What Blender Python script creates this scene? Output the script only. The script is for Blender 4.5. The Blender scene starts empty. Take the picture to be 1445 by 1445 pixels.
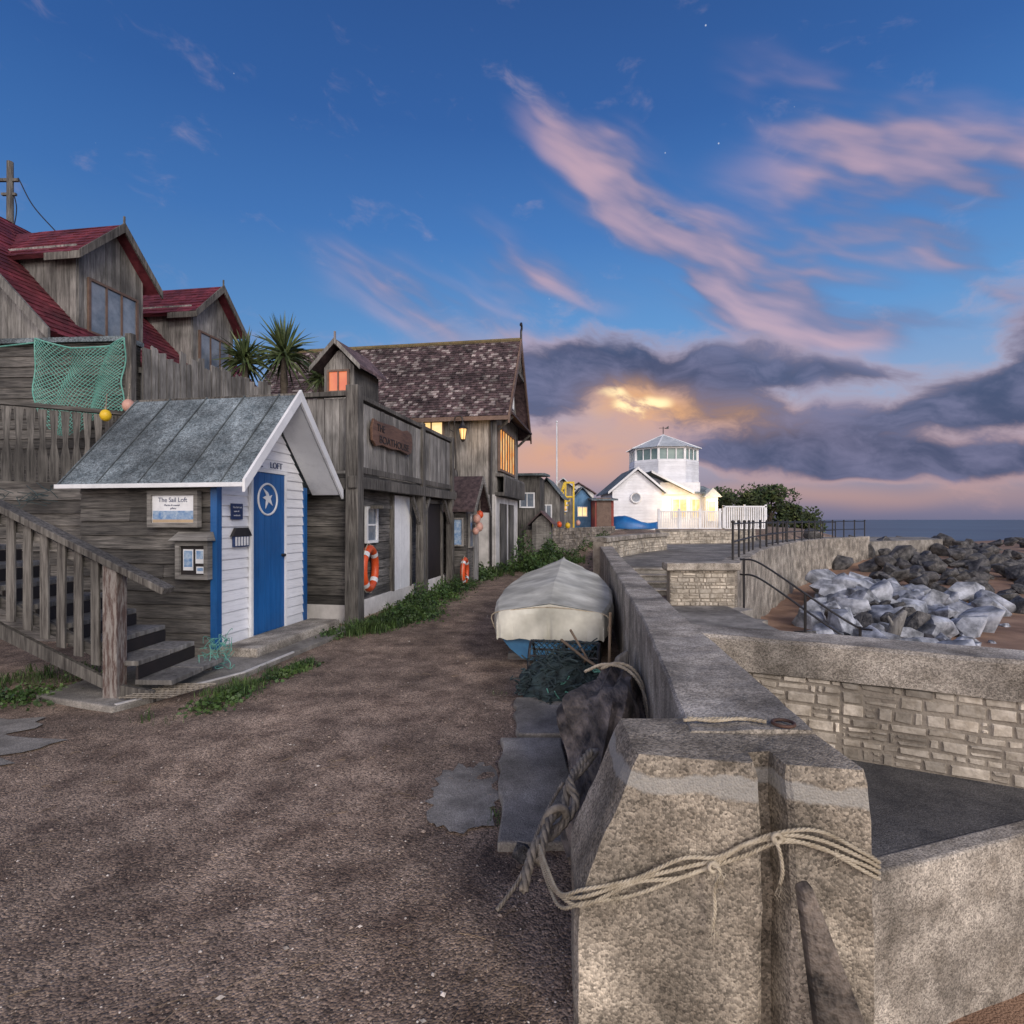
import bpy, bmesh, math, random
from mathutils import Vector, Matrix, noise
random.seed(7)
R = random.uniform
V = Vector
rad = math.radians
scene = bpy.context.scene
COL = scene.collection
Z = V((0, 0, 1))

# ------------------------------------------------------------------ materials
def lin(r, g, b):
    f = lambda c: (c / 255) / 12.92 if c / 255 <= 0.04045 else ((c / 255 + 0.055) / 1.055) ** 2.4
    return (f(r), f(g), f(b), 1)

def mat(name, c1, c2, scale=4, rough=0.8, bump=0.3, bscale=40, stretch=(1, 1, 1), island=0.0,
        lo=0.35, hi=0.65, dirt=0.25, dirt_scale=1.2, speck=None, metal=0.0, bdist=0.01, c3=None, island3=0.75):
    m = bpy.data.materials.new(name); m.use_nodes = True
    nt = m.node_tree; N = nt.nodes; L = nt.links; b = N['Principled BSDF']
    tc = N.new('ShaderNodeTexCoord'); mp = N.new('ShaderNodeMapping'); mp.inputs['Scale'].default_value = stretch
    L.new(tc.outputs['Object'], mp.inputs['Vector'])
    n = N.new('ShaderNodeTexNoise'); n.inputs['Scale'].default_value = scale; n.inputs['Detail'].default_value = 4
    n.inputs['Roughness'].default_value = 0.7
    L.new(mp.outputs[0], n.inputs['Vector'])
    mr = N.new('ShaderNodeMapRange'); mr.inputs[1].default_value = lo; mr.inputs[2].default_value = hi
    L.new(n.outputs['Fac'], mr.inputs[0])
    mx = N.new('ShaderNodeMix'); mx.data_type = 'RGBA'
    mx.inputs[6].default_value = (*c1, 1); mx.inputs[7].default_value = (*c2, 1)
    L.new(mr.outputs[0], mx.inputs[0])
    col = mx.outputs[2]
    if c3 or island > 0: geo = N.new('ShaderNodeNewGeometry')
    if c3:
        g = N.new('ShaderNodeMath'); g.operation = 'GREATER_THAN'; g.inputs[1].default_value = island3
        L.new(geo.outputs['Random Per Island'], g.inputs[0])
        m3 = N.new('ShaderNodeMix'); m3.data_type = 'RGBA'; m3.inputs[7].default_value = (*c3, 1)
        g2 = N.new('ShaderNodeMath'); g2.operation = 'MULTIPLY'; g2.inputs[1].default_value = 0.6
        L.new(g.outputs[0], g2.inputs[0]); L.new(g2.outputs[0], m3.inputs[0]); L.new(col, m3.inputs[6]); col = m3.outputs[2]
    if island > 0:
        mri = N.new('ShaderNodeMapRange'); mri.inputs[3].default_value = 1 - island; mri.inputs[4].default_value = 1 + island
        ml = N.new('ShaderNodeMath'); ml.operation = 'MULTIPLY'; ml.inputs[1].default_value = 7.31
        fr = N.new('ShaderNodeMath'); fr.operation = 'FRACT'
        L.new(geo.outputs['Random Per Island'], ml.inputs[0]); L.new(ml.outputs[0], fr.inputs[0]); L.new(fr.outputs[0], mri.inputs[0])
        vm = N.new('ShaderNodeVectorMath'); vm.operation = 'SCALE'
        L.new(col, vm.inputs[0]); L.new(mri.outputs[0], vm.inputs['Scale']); col = vm.outputs[0]
    if dirt > 0:
        n2 = N.new('ShaderNodeTexNoise'); n2.inputs['Scale'].default_value = dirt_scale; n2.inputs['Detail'].default_value = 3
        L.new(tc.outputs['Object'], n2.inputs['Vector'])
        md = N.new('ShaderNodeMapRange'); md.inputs[1].default_value = 0.35; md.inputs[2].default_value = 0.65
        md.inputs[3].default_value = 1 - dirt; md.inputs[4].default_value = 1 + dirt * 0.4
        L.new(n2.outputs['Fac'], md.inputs[0])
        vm = N.new('ShaderNodeVectorMath'); vm.operation = 'SCALE'
        L.new(col, vm.inputs[0]); L.new(md.outputs[0], vm.inputs['Scale']); col = vm.outputs[0]
    hs = None
    if bump > 0:
        hgt = N.new('ShaderNodeTexNoise'); hgt.inputs['Scale'].default_value = bscale; hgt.inputs['Detail'].default_value = 2
        L.new(mp.outputs[0], hgt.inputs['Vector']); hs = hgt.outputs['Fac']
    if speck:
        vo = N.new('ShaderNodeTexVoronoi'); vo.inputs['Scale'].default_value = speck[0]
        L.new(tc.outputs['Object'], vo.inputs['Vector'])
        sx = N.new('ShaderNodeSeparateColor'); L.new(vo.outputs['Color'], sx.inputs[0])
        ms = N.new('ShaderNodeMapRange'); ms.inputs[3].default_value = 1 - speck[1]; ms.inputs[4].default_value = 1 + speck[1]
        L.new(sx.outputs[0], ms.inputs[0])
        vm = N.new('ShaderNodeVectorMath'); vm.operation = 'SCALE'
        L.new(col, vm.inputs[0]); L.new(ms.outputs[0], vm.inputs['Scale']); col = vm.outputs[0]
        if hs:
            ad = N.new('ShaderNodeMath'); ad.operation = 'SUBTRACT'
            L.new(hs, ad.inputs[0]); L.new(vo.outputs['Distance'], ad.inputs[1]); hs = ad.outputs[0]
    L.new(col, b.inputs['Base Color'])
    b.inputs['Roughness'].default_value = rough; b.inputs['Metallic'].default_value = metal
    if bump > 0:
        bp = N.new('ShaderNodeBump'); bp.inputs['Strength'].default_value = bump; bp.inputs['Distance'].default_value = bdist
        L.new(hs, bp.inputs['Height']); L.new(bp.outputs[0], b.inputs['Normal'])
    return m

def emat(name, c, s, c2=None):
    m = bpy.data.materials.new(name); m.use_nodes = True
    nt = m.node_tree; N = nt.nodes; L = nt.links; b = N['Principled BSDF']
    tc = N.new('ShaderNodeTexCoord'); n = N.new('ShaderNodeTexNoise'); n.inputs['Scale'].default_value = 2.5
    L.new(tc.outputs['Object'], n.inputs['Vector'])
    mx = N.new('ShaderNodeMix'); mx.data_type = 'RGBA'
    mx.inputs[6].default_value = (*c, 1); mx.inputs[7].default_value = (*(c2 or c), 1)
    mr = N.new('ShaderNodeMapRange'); mr.inputs[1].default_value = 0.4; mr.inputs[2].default_value = 0.6
    L.new(n.outputs['Fac'], mr.inputs[0]); L.new(mr.outputs[0], mx.inputs[0])
    L.new(mx.outputs[2], b.inputs['Emission Color']); b.inputs['Emission Strength'].default_value = s
    b.inputs['Base Color'].default_value = (0.1, 0.08, 0.06, 1); b.inputs['Roughness'].default_value = 0.15
    return m

M = {}
M['wood_gv'] = mat('grey_wood_vertical', (.095, .090, .082), (.33, .32, .30), 4, .85, .6, 12, (6, 6, .6), .34, lo=.3, hi=.7, dirt=.45)
M['wood_gh'] = mat('grey_wood_horizontal', (.075, .071, .065), (.28, .27, .25), 4, .85, .6, 12, (.6, .6, 8), .32, lo=.3, hi=.7, dirt=.45)
M['wood_dh'] = mat('dark_wood_horizontal', (.028, .027, .025), (.165, .155, .14), 4, .8, .7, 12, (.6, .6, 10), .5, dirt=.6)
M['wood_dv'] = mat('dark_wood_vertical', (.032, .030, .028), (.165, .157, .143), 4, .8, .6, 12, (8, 8, .5), .38, dirt=.55)
M['wood_post'] = mat('weathered_post', (.045, .040, .036), (.20, .19, .17), 4, .85, .7, 10, (9, 9, .6), .15, dirt=.45)
M['newel'] = mat('peeling_newel_paint', (.10, .065, .055), (.26, .24, .22), 6, .8, .5, 12, (7, 7, 1), 0, lo=.42, hi=.58)
M['white_h'] = mat('white_painted_boards', (.78, .8, .84), (.6, .62, .66), 6, .55, .15, 20, (.5, .5, 6), .05, lo=.5, hi=.75, dirt=.14)
M['white'] = mat('white_paint', (.76, .78, .8), (.6, .62, .64), 6, .5, .1, 30, island=.05, lo=.5, hi=.8, dirt=.15)
M['render'] = mat('white_render', (.74, .72, .7), (.55, .54, .52), 3, .8, .3, 30, dirt=.3)
M['blue'] = mat('blue_paint', (.008, .085, .27), (.014, .115, .34), 5, .4, .15, 12, (8, 8, .6), .12, dirt=.25)
M['navy'] = mat('navy_paint', (.012, .03, .10), (.016, .04, .12), 5, .4, .0, 12, dirt=0)
M['felt'] = mat('roof_felt', (.075, .10, .115), (.23, .275, .30), 6, .95, .5, 120, lo=.3, hi=.7, dirt=.5, speck=(60, .5))
M['seam'] = mat('roof_seam', (.045, .055, .06), (.10, .12, .125), 6, .9, .2, 40, dirt=.3)
M['red'] = mat('red_roof_tile', (.095, .014, .022), (.18, .034, .045), 8, .65, .2, 30, island=.28, dirt=.45)
M['tile'] = mat('old_lichen_roof_tile', (.038, .024, .028), (.135, .092, .093), 9, .85, .4, 40, island=.55, c3=(.36, .32, .30), island3=.78, dirt=.4)
M['conc'] = mat('pebble_concrete', (.22, .195, .16), (.46, .42, .36), 5, .92, .5, 60, dirt=.5, dirt_scale=2.2, speck=(150, .5), bdist=.005)
M['conc2'] = mat('smooth_concrete', (.17, .158, .138), (.33, .31, .275), 4, .9, .5, 50, dirt=.45, speck=(150, .25), bdist=.006)
M['slab'] = mat('dark_asphalt_slab', (.075, .075, .078), (.16, .155, .15), 5, .85, .6, 70, dirt=.4, speck=(160, .45), bdist=.006)
M['mortar'] = mat('mortar', (.25, .22, .18), (.38, .34, .28), 8, .95, .6, 60, dirt=.35)
M['stone'] = mat('sea_wall_stone', (.32, .28, .22), (.64, .585, .49), 9, .85, .7, 30, island=.3, dirt=.4, dirt_scale=2)
M['rubble'] = mat('rubble_stone', (.14, .12, .10), (.36, .32, .27), 6, .9, .7, 20, island=.35, dirt=.3)
M['rock_d'] = mat('dark_boulder', (.028, .028, .03), (.14, .135, .13), 3, .75, .8, 9, dirt=.45, bdist=.05)
M['rock_l'] = mat('pale_boulder', (.13, .145, .17), (.47, .50, .56), 1.8, .7, .5, 6, dirt=.5, bdist=.03)
M['tarp'] = mat('canvas_cover', (.47, .465, .39), (.66, .655, .57), 2.2, .75, .2, 8, dirt=.35, dirt_scale=2.5, bdist=.015)
M['hullblue'] = mat('blue_hull', (.03, .15, .32), (.05, .22, .42), 4, .45, .2, 20, dirt=.4)
M['log'] = mat('driftwood', (.032, .027, .023), (.24, .20, .165), 3, .8, .9, 12, (4, 1.2, 4), 0, dirt=.6, dirt_scale=5, bdist=.02)
M['rope'] = mat('old_rope', (.33, .28, .2), (.54, .48, .37), 20, .9, .4, 80, dirt=.3)
M['ropeg'] = mat('grey_rope', (.17, .15, .12), (.36, .32, .26), 20, .9, .4, 80, dirt=.3)
M['net'] = mat('green_netting', (.08, .30, .25), (.18, .42, .35), 20, .8, 0, dirt=.2)
M['netd'] = mat('dark_netting', (.012, .020, .023), (.04, .07, .075), 12, .8, 0, dirt=.3)
M['iron'] = mat('black_iron', (.012, .012, .014), (.03, .028, .028), 10, .45, 0, 50, dirt=.2)
M['glass'] = mat('window_glass', (.10, .13, .17), (.26, .30, .35), 1.5, .06, 0, dirt=0)
M['brown'] = mat('brown_window_frame', (.12, .075, .055), (.18, .12, .09), 8, .6, .2, 20, dirt=.2)
M['signw'] = mat('carved_sign_wood', (.09, .045, .03), (.18, .10, .065), 5, .6, .5, 12, (4, .6, 6), dirt=.3)
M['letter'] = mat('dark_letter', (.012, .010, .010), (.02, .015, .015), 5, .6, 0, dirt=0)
M['orange'] = mat('orange_buoy_paint', (.75, .10, .02), (.6, .08, .02), 5, .45, .1, 20, dirt=.2)
M['yellow'] = mat('yellow_float', (.8, .55, .03), (.7, .45, .02), 5, .45, .1, 20, dirt=.2)
M['yellowp'] = mat('yellow_paint', (.85, .58, .03), (.7, .48, .03), 5, .5, .1, 20, dirt=.2)
M['pink'] = mat('pink_float', (.62, .36, .29), (.5, .28, .22), 5, .45, .1, 20, dirt=.3)
M['teal'] = mat('blue_tarpaulin', (.01, .10, .33), (.02, .16, .42), 3, .4, .4, 10, dirt=.3)
M['redp'] = mat('red_paint', (.34, .06, .04), (.25, .04, .03), 5, .6, .2, 20, dirt=.3, island=.2)
M['skyb'] = mat('blue_shed_paint', (.05, .17, .32), (.1, .22, .38), 5, .6, .2, 20, dirt=.3)
M['pale'] = mat('pale_roof', (.42, .46, .48), (.56, .6, .62), 4, .5, .1, 20, dirt=.15, island=.08)
M['sand'] = mat('printed_sand', (.5, .38, .24), (.4, .3, .2), 10, .5, 0, dirt=0)
M['print'] = mat('printed_sea', (.08, .2, .42), (.4, .5, .6), 14, .4, 0, dirt=0)
M['grass'] = mat('grass_blade', (.025, .06, .012), (.09, .15, .035), 3, .7, 0, island=.5, dirt=.3)
M['weed'] = mat('weed_leaf', (.020, .055, .013), (.08, .14, .032), 3, .6, 0, island=.5, dirt=.3)
M['hedge'] = mat('hedge_leaf', (.018, .045, .014), (.08, .095, .024), 1, .7, 0, island=.6, dirt=.4, dirt_scale=.6)
M['palm'] = mat('palm_leaf', (.03, .06, .022), (.12, .15, .05), 3, .55, 0, island=.4, dirt=.2)
M['bark'] = mat('bark', (.05, .04, .03), (.12, .10, .075), 8, .9, .7, 20, dirt=.3)
M['peb'] = mat('pebbles', (.16, .12, .095), (.36, .29, .23), 3, .7, 0, island=.55, dirt=0, c3=(.66, .62, .56), island3=.87)
M['straw'] = mat('straw', (.14, .10, .065), (.28, .21, .14), 3, .8, 0, island=.4, dirt=0)
M['lit'] = emat('lit_window', (1.0, .36, .06), .95, (1.0, .6, .22))
M['lity'] = emat('lit_window_yellow', (1.0, .58, .2), 1.2, (1.0, .72, .36))
M['curt'] = emat('orange_curtain_glow', (.9, .2, .05), .8, (.8, .12, .03))
M['bulb'] = emat('lamp_bulb', (1, .55, .2), 1.4)

# ------------------------------------------------------------------ mesh builder
class MB:
    def __init__(s): s.v = []; s.f = []
    def add(s, vs, fs):
        o = len(s.v); s.v += [tuple(v) for v in vs]; s.f += [tuple(i + o for i in f) for f in fs]
    def hexa(s, p):
        s.add(p, [(3, 2, 1, 0), (4, 5, 6, 7), (0, 1, 5, 4), (1, 2, 6, 5), (2, 3, 7, 6), (3, 0, 4, 7)])
    def box(s, x0, x1, y0, y1, z0, z1):
        s.hexa([(x0, y0, z0), (x1, y0, z0), (x1, y1, z0), (x0, y1, z0), (x0, y0, z1), (x1, y0, z1), (x1, y1, z1), (x0, y1, z1)])
    def prism(s, pts, vec):
        n = len(pts); vec = V(vec); pts = [V(p) for p in pts]
        s.add(pts + [p + vec for p in pts], [tuple(range(n - 1, -1, -1)), tuple(range(n, 2 * n))] +
              [(i, (i + 1) % n, n + (i + 1) % n, n + i) for i in range(n)])
    def beam(s, p, q, w, h, up=(0, 0, 1)):
        p = V(p); q = V(q); d = (q - p).normalized(); up = V(up)
        if abs(d.dot(up)) > .98: up = V((0, 1, 0))
        a = d.cross(up).normalized() * w / 2; b = a.cross(d).normalized() * h / 2
        s.hexa([p - a - b, p + a - b, q + a - b, q - a - b, p - a + b, p + a + b, q + a + b, q - a + b])
    def tube(s, path, r, n=8, cap=True):
        P = [V(p) for p in path]; m = len(P); vs = []; ref = None
        for i, p in enumerate(P):
            d = (P[min(i + 1, m - 1)] - P[max(i - 1, 0)])
            if d.length < 1e-9: d = V((0, 0, 1))
            d.normalize()
            if ref is None: ref = V((0, 0, 1)) if abs(d.z) < .9 else V((1, 0, 0))
            a = d.cross(ref)
            if a.length < 1e-6: a = d.orthogonal()
            a.normalize(); b = a.cross(d); ref = b
            rr = r[i] if isinstance(r, (list, tuple)) else r
            for k in range(n):
                t = 2 * math.pi * k / n; vs.append(p + a * math.cos(t) * rr + b * math.sin(t) * rr)
        fs = [(i * n + k, i * n + (k + 1) % n, (i + 1) * n + (k + 1) % n, (i + 1) * n + k) for i in range(m - 1) for k in range(n)]
        if cap: fs += [tuple(range(n - 1, -1, -1)), tuple(range((m - 1) * n, m * n))]
        s.add(vs, fs)
    def torus(s, c, ax1, ax2, R0, r, n=40, k=10):
        c = V(c); a = V(ax1).normalized(); b = V(ax2).normalized(); w = a.cross(b)
        vs = []
        for i in range(n):
            t = 2 * math.pi * i / n; e = a * math.cos(t) + b * math.sin(t)
            for j in range(k):
                u = 2 * math.pi * j / k; vs.append(c + e * (R0 + r * math.cos(u)) + w * r * math.sin(u))
        s.add(vs, [(i * k + j, ((i + 1) % n) * k + j, ((i + 1) % n) * k + (j + 1) % k, i * k + (j + 1) % k) for i in range(n) for j in range(k)])
    def ball(s, c, rx, ry=None, rz=None, n=14, m=9):
        ry = ry or rx; rz = rz or rx; c = V(c); vs = [c + V((0, 0, -rz))]
        for i in range(1, m):
            t = math.pi * i / m
            for k in range(n):
                p = 2 * math.pi * k / n; vs.append(c + V((rx * math.sin(t) * math.cos(p), ry * math.sin(t) * math.sin(p), -rz * math.cos(t))))
        vs.append(c + V((0, 0, rz))); fs = [(0, 1 + (k + 1) % n, 1 + k) for k in range(n)]
        for i in range(m - 2):
            for k in range(n): fs.append((1 + i * n + k, 1 + i * n + (k + 1) % n, 1 + (i + 1) * n + (k + 1) % n, 1 + (i + 1) * n + k))
        e = len(vs) - 1; o = 1 + (m - 2) * n
        fs += [(e, o + k, o + (k + 1) % n) for k in range(n)]
        s.add(vs, fs)
    def mk(s, name, parent=None, m='wood_gv', smooth=False, bevel=0, label=None, fixn=True, sharp=None):
        me = bpy.data.meshes.new(name); me.from_pydata(s.v, [], s.f)
        if fixn:
            bm = bmesh.new(); bm.from_mesh(me); bmesh.ops.recalc_face_normals(bm, faces=bm.faces); bm.to_mesh(me); bm.free()
        me.materials.append(M[m] if isinstance(m, str) else m)
        if smooth: me.polygons.foreach_set('use_smooth', [True] * len(me.polygons))
        if sharp: me.set_sharp_from_angle(angle=sharp)
        o = bpy.data.objects.new(name, me); COL.objects.link(o)
        if parent: o.parent = parent
        if bevel:
            b = o.modifiers.new('b', 'BEVEL'); b.width = bevel; b.segments = 2; b.limit_method = 'ANGLE'; b.angle_limit = .6
        if label: o['label'] = label
        return o

def thing(name, label, cat, loc=(0, 0, 0), rz=0, group=None):
    o = bpy.data.objects.new(name, None); COL.objects.link(o); o.location = loc; o.rotation_euler = (0, 0, rad(rz)); o.empty_display_size = .2
    o['label'] = label; o['category'] = cat
    if group: o['group'] = group
    return o
def tag(o, label, cat, group=None, kind=None):
    o['label'] = label; o['category'] = cat
    if group: o['group'] = group
    if kind: o['kind'] = kind
    return o

def clad_v(mb, o, u, n, s0, s1, w, lo, hi, t=.025, gap=.006, jit=.004):
    o = V(o); u = V(u); n = V(n); s = s0
    lo = lo if callable(lo) else (lambda _, a=lo: a); hi = hi if callable(hi) else (lambda _, a=hi: a)
    while s < s1 - .01:
        ww = min(w * R(.8, 1.2), s1 - s); a, b = s + gap / 2, s + ww - gap / 2; tt = t + R(-jit, jit)
        P = lambda q, z, k: o + u * q + n * k + Z * z
        mb.hexa([P(a, lo(a), 0), P(b, lo(b), 0), P(b, lo(b), tt), P(a, lo(a), tt), P(a, hi(a), 0), P(b, hi(b), 0), P(b, hi(b), tt), P(a, hi(a), tt)])
        s += ww

def clad_h(mb, o, u, n, z0, z1, h, le, ri, t=.03, jit=.003, split=0):
    o = V(o); u = V(u); n = V(n); z = z0
    le = le if callable(le) else (lambda _, a=le: a); ri = ri if callable(ri) else (lambda _, a=ri: a)
    while z < z1 - .01:
        hh = min(h * R(.94, 1.06), z1 - z); tt = t + R(-jit, jit)
        P = lambda q, zz, k: o + u * q + n * k + Z * zz
        cuts = [0, 1]
        if split and R(0, 1) < split: cuts = [0, R(.3, .7), 1]
        for c0, c1 in zip(cuts, cuts[1:]):
            f = lambda zz, c: le(zz) + (ri(zz) - le(zz)) * c
            g = .003 if c1 < 1 else 0; tt2 = tt + R(-.003, .003); dz = R(-.007, .007) if split else 0
            mb.hexa([P(f(z, c0), z + dz, 0), P(f(z, c1) - g, z - dz, 0), P(f(z, c1) - g, z - dz, tt2), P(f(z, c0), z + dz, tt2),
                     P(f(z + hh, c0), z + hh, 0), P(f(z + hh, c1) - g, z + hh, 0), P(f(z + hh, c1) - g, z + hh, tt2 * .4), P(f(z + hh, c0), z + hh, tt2 * .4)])
        z += hh

def tiles(mb, o, u, sd, n, L, W, tw, th, t=.02):
    o = V(o); u = V(u).normalized(); sd = V(sd).normalized(); n = V(n).normalized()
    rows = int(math.ceil(W / th))
    for r in range(rows):
        a = W - (r + 1) * th; b = W - r * th; a2 = max(a - th * .25, 0); a = max(a, 0)
        s = -tw * (.5 if r % 2 else 0)
        while s < L:
            x0 = max(s, 0) + .002; x1 = min(s + tw, L) - .002; s += tw
            if x1 - x0 < .01: continue
            j = R(-.005, .010); k = R(-.012, .012)
            P = lambda q, d, h: o + u * q + sd * d + n * h
            mb.hexa([P(x0, a2, 0), P(x1, a2, 0), P(x1, b + k, t * .5), P(x0, b + k, t * .5),
                     P(x0, a2, t * .5), P(x1, a2, t * .5), P(x1, b + k, t * 1.6 + j), P(x0, b + k, t * 1.6 + j)])

def window(parent, o, u, n, w, h, cols=2, rows=1, fm='brown', gm='glass', fw=.05, name='window', dep=.05):
    o = V(o); u = V(u); n = V(n)
    g = MB(); g.hexa([o + n * 0.0, o + u * w, o + u * w + n * dep * .4, o + n * dep * .4,
                      o + Z * h, o + u * w + Z * h, o + u * w + Z * h + n * dep * .4, o + Z * h + n * dep * .4])
    go = g.mk(name, parent, gm)
    f = MB()
    def bar(a0, a1, b0, b1, d=dep):
        P = lambda a, b, k: o + u * a + Z * b + n * k
        f.hexa([P(a0, b0, .003), P(a1, b0, .003), P(a1, b0, d), P(a0, b0, d), P(a0, b1, .003), P(a1, b1, .003), P(a1, b1, d), P(a0, b1, d)])
    bar(-fw, 0, -fw, h + fw); bar(w, w + fw, -fw, h + fw); bar(0, w, -fw, 0, dep + .01); bar(0, w, h, h + fw)
    for i in range(1, cols): bar(w * i / cols - fw * .35, w * i / cols + fw * .35, 0, h, dep * .85)
    for i in range(1, rows): bar(0, w, h * i / rows - fw * .3, h * i / rows + fw * .3, dep * .75)
    f.mk('frame', go, fm)
    return go

def text(body, parent, o, u, up, size, m, depth=.004, name='lettering', align='LEFT', sx=1):
    cu = bpy.data.curves.new('t', 'FONT'); cu.body = body; cu.size = size; cu.extrude = depth; cu.align_x = align
    ob = bpy.data.objects.new('t', cu); COL.objects.link(ob); bpy.context.view_layer.update()
    me = bpy.data.meshes.new_from_object(ob.evaluated_get(bpy.context.evaluated_depsgraph_get()))
    bpy.data.objects.remove(ob); bpy.data.curves.remove(cu)
    u = V(u).normalized(); up = V(up).normalized(); n = u.cross(up); o = V(o)
    for v in me.vertices: v.co = o + u * v.co.x * sx + up * v.co.y + n * v.co.z
    me.materials.clear(); me.materials.append(M[m]); me.name = name
    r = bpy.data.objects.new(name, me); COL.objects.link(r); r.parent = parent
    return r

def spline(pts, n=12):
    P = [V(p) for p in pts]; P = [P[0] * 2 - P[1]] + P + [P[-1] * 2 - P[-2]]; out = []
    for i in range(1, len(P) - 2):
        for k in range(n):
            t = k / n; a, b, c, d = P[i - 1], P[i], P[i + 1], P[i + 2]
            out.append(.5 * ((2 * b) + (c - a) * t + (2 * a - 5 * b + 4 * c - d) * t * t + (3 * b - a - 3 * c + d) * t ** 3))
    out.append(P[-2]); return out

def rope_into(mb, pts, r, turns=28, n=10):
    path = spline(pts, n); m = len(path)
    acc = [0]
    for i in range(1, m): acc.append(acc[-1] + (path[i] - path[i - 1]).length)
    tot = acc[-1]; N_ = max(24, int(tot / (r * 1.2))); res = []; j = 0
    for i in range(N_ + 1):
        s = tot * i / N_
        while j < m - 2 and acc[j + 1] < s: j += 1
        t = (s - acc[j]) / max(acc[j + 1] - acc[j], 1e-6); res.append(path[j].lerp(path[j + 1], min(t, 1)))
    for k in range(3):
        st = []; ref = V((0, 0, 1))
        for i, p in enumerate(res):
            d = (res[min(i + 1, N_)] - res[max(i - 1, 0)]).normalized(); a = d.cross(ref)
            if a.length < 1e-3: a = d.orthogonal()
            a.normalize(); b = a.cross(d); ref = b
            ph = 2 * math.pi * (k / 3 + (tot * i / N_) / (r * 7)); st.append(p + (a * math.cos(ph) + b * math.sin(ph)) * r * .55)
        mb.tube(st, r * .58, 5)

def ss(a, b, x):
    t = max(0, min(1, (x - a) / (b - a))); return t * t * (3 - 2 * t)

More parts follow.
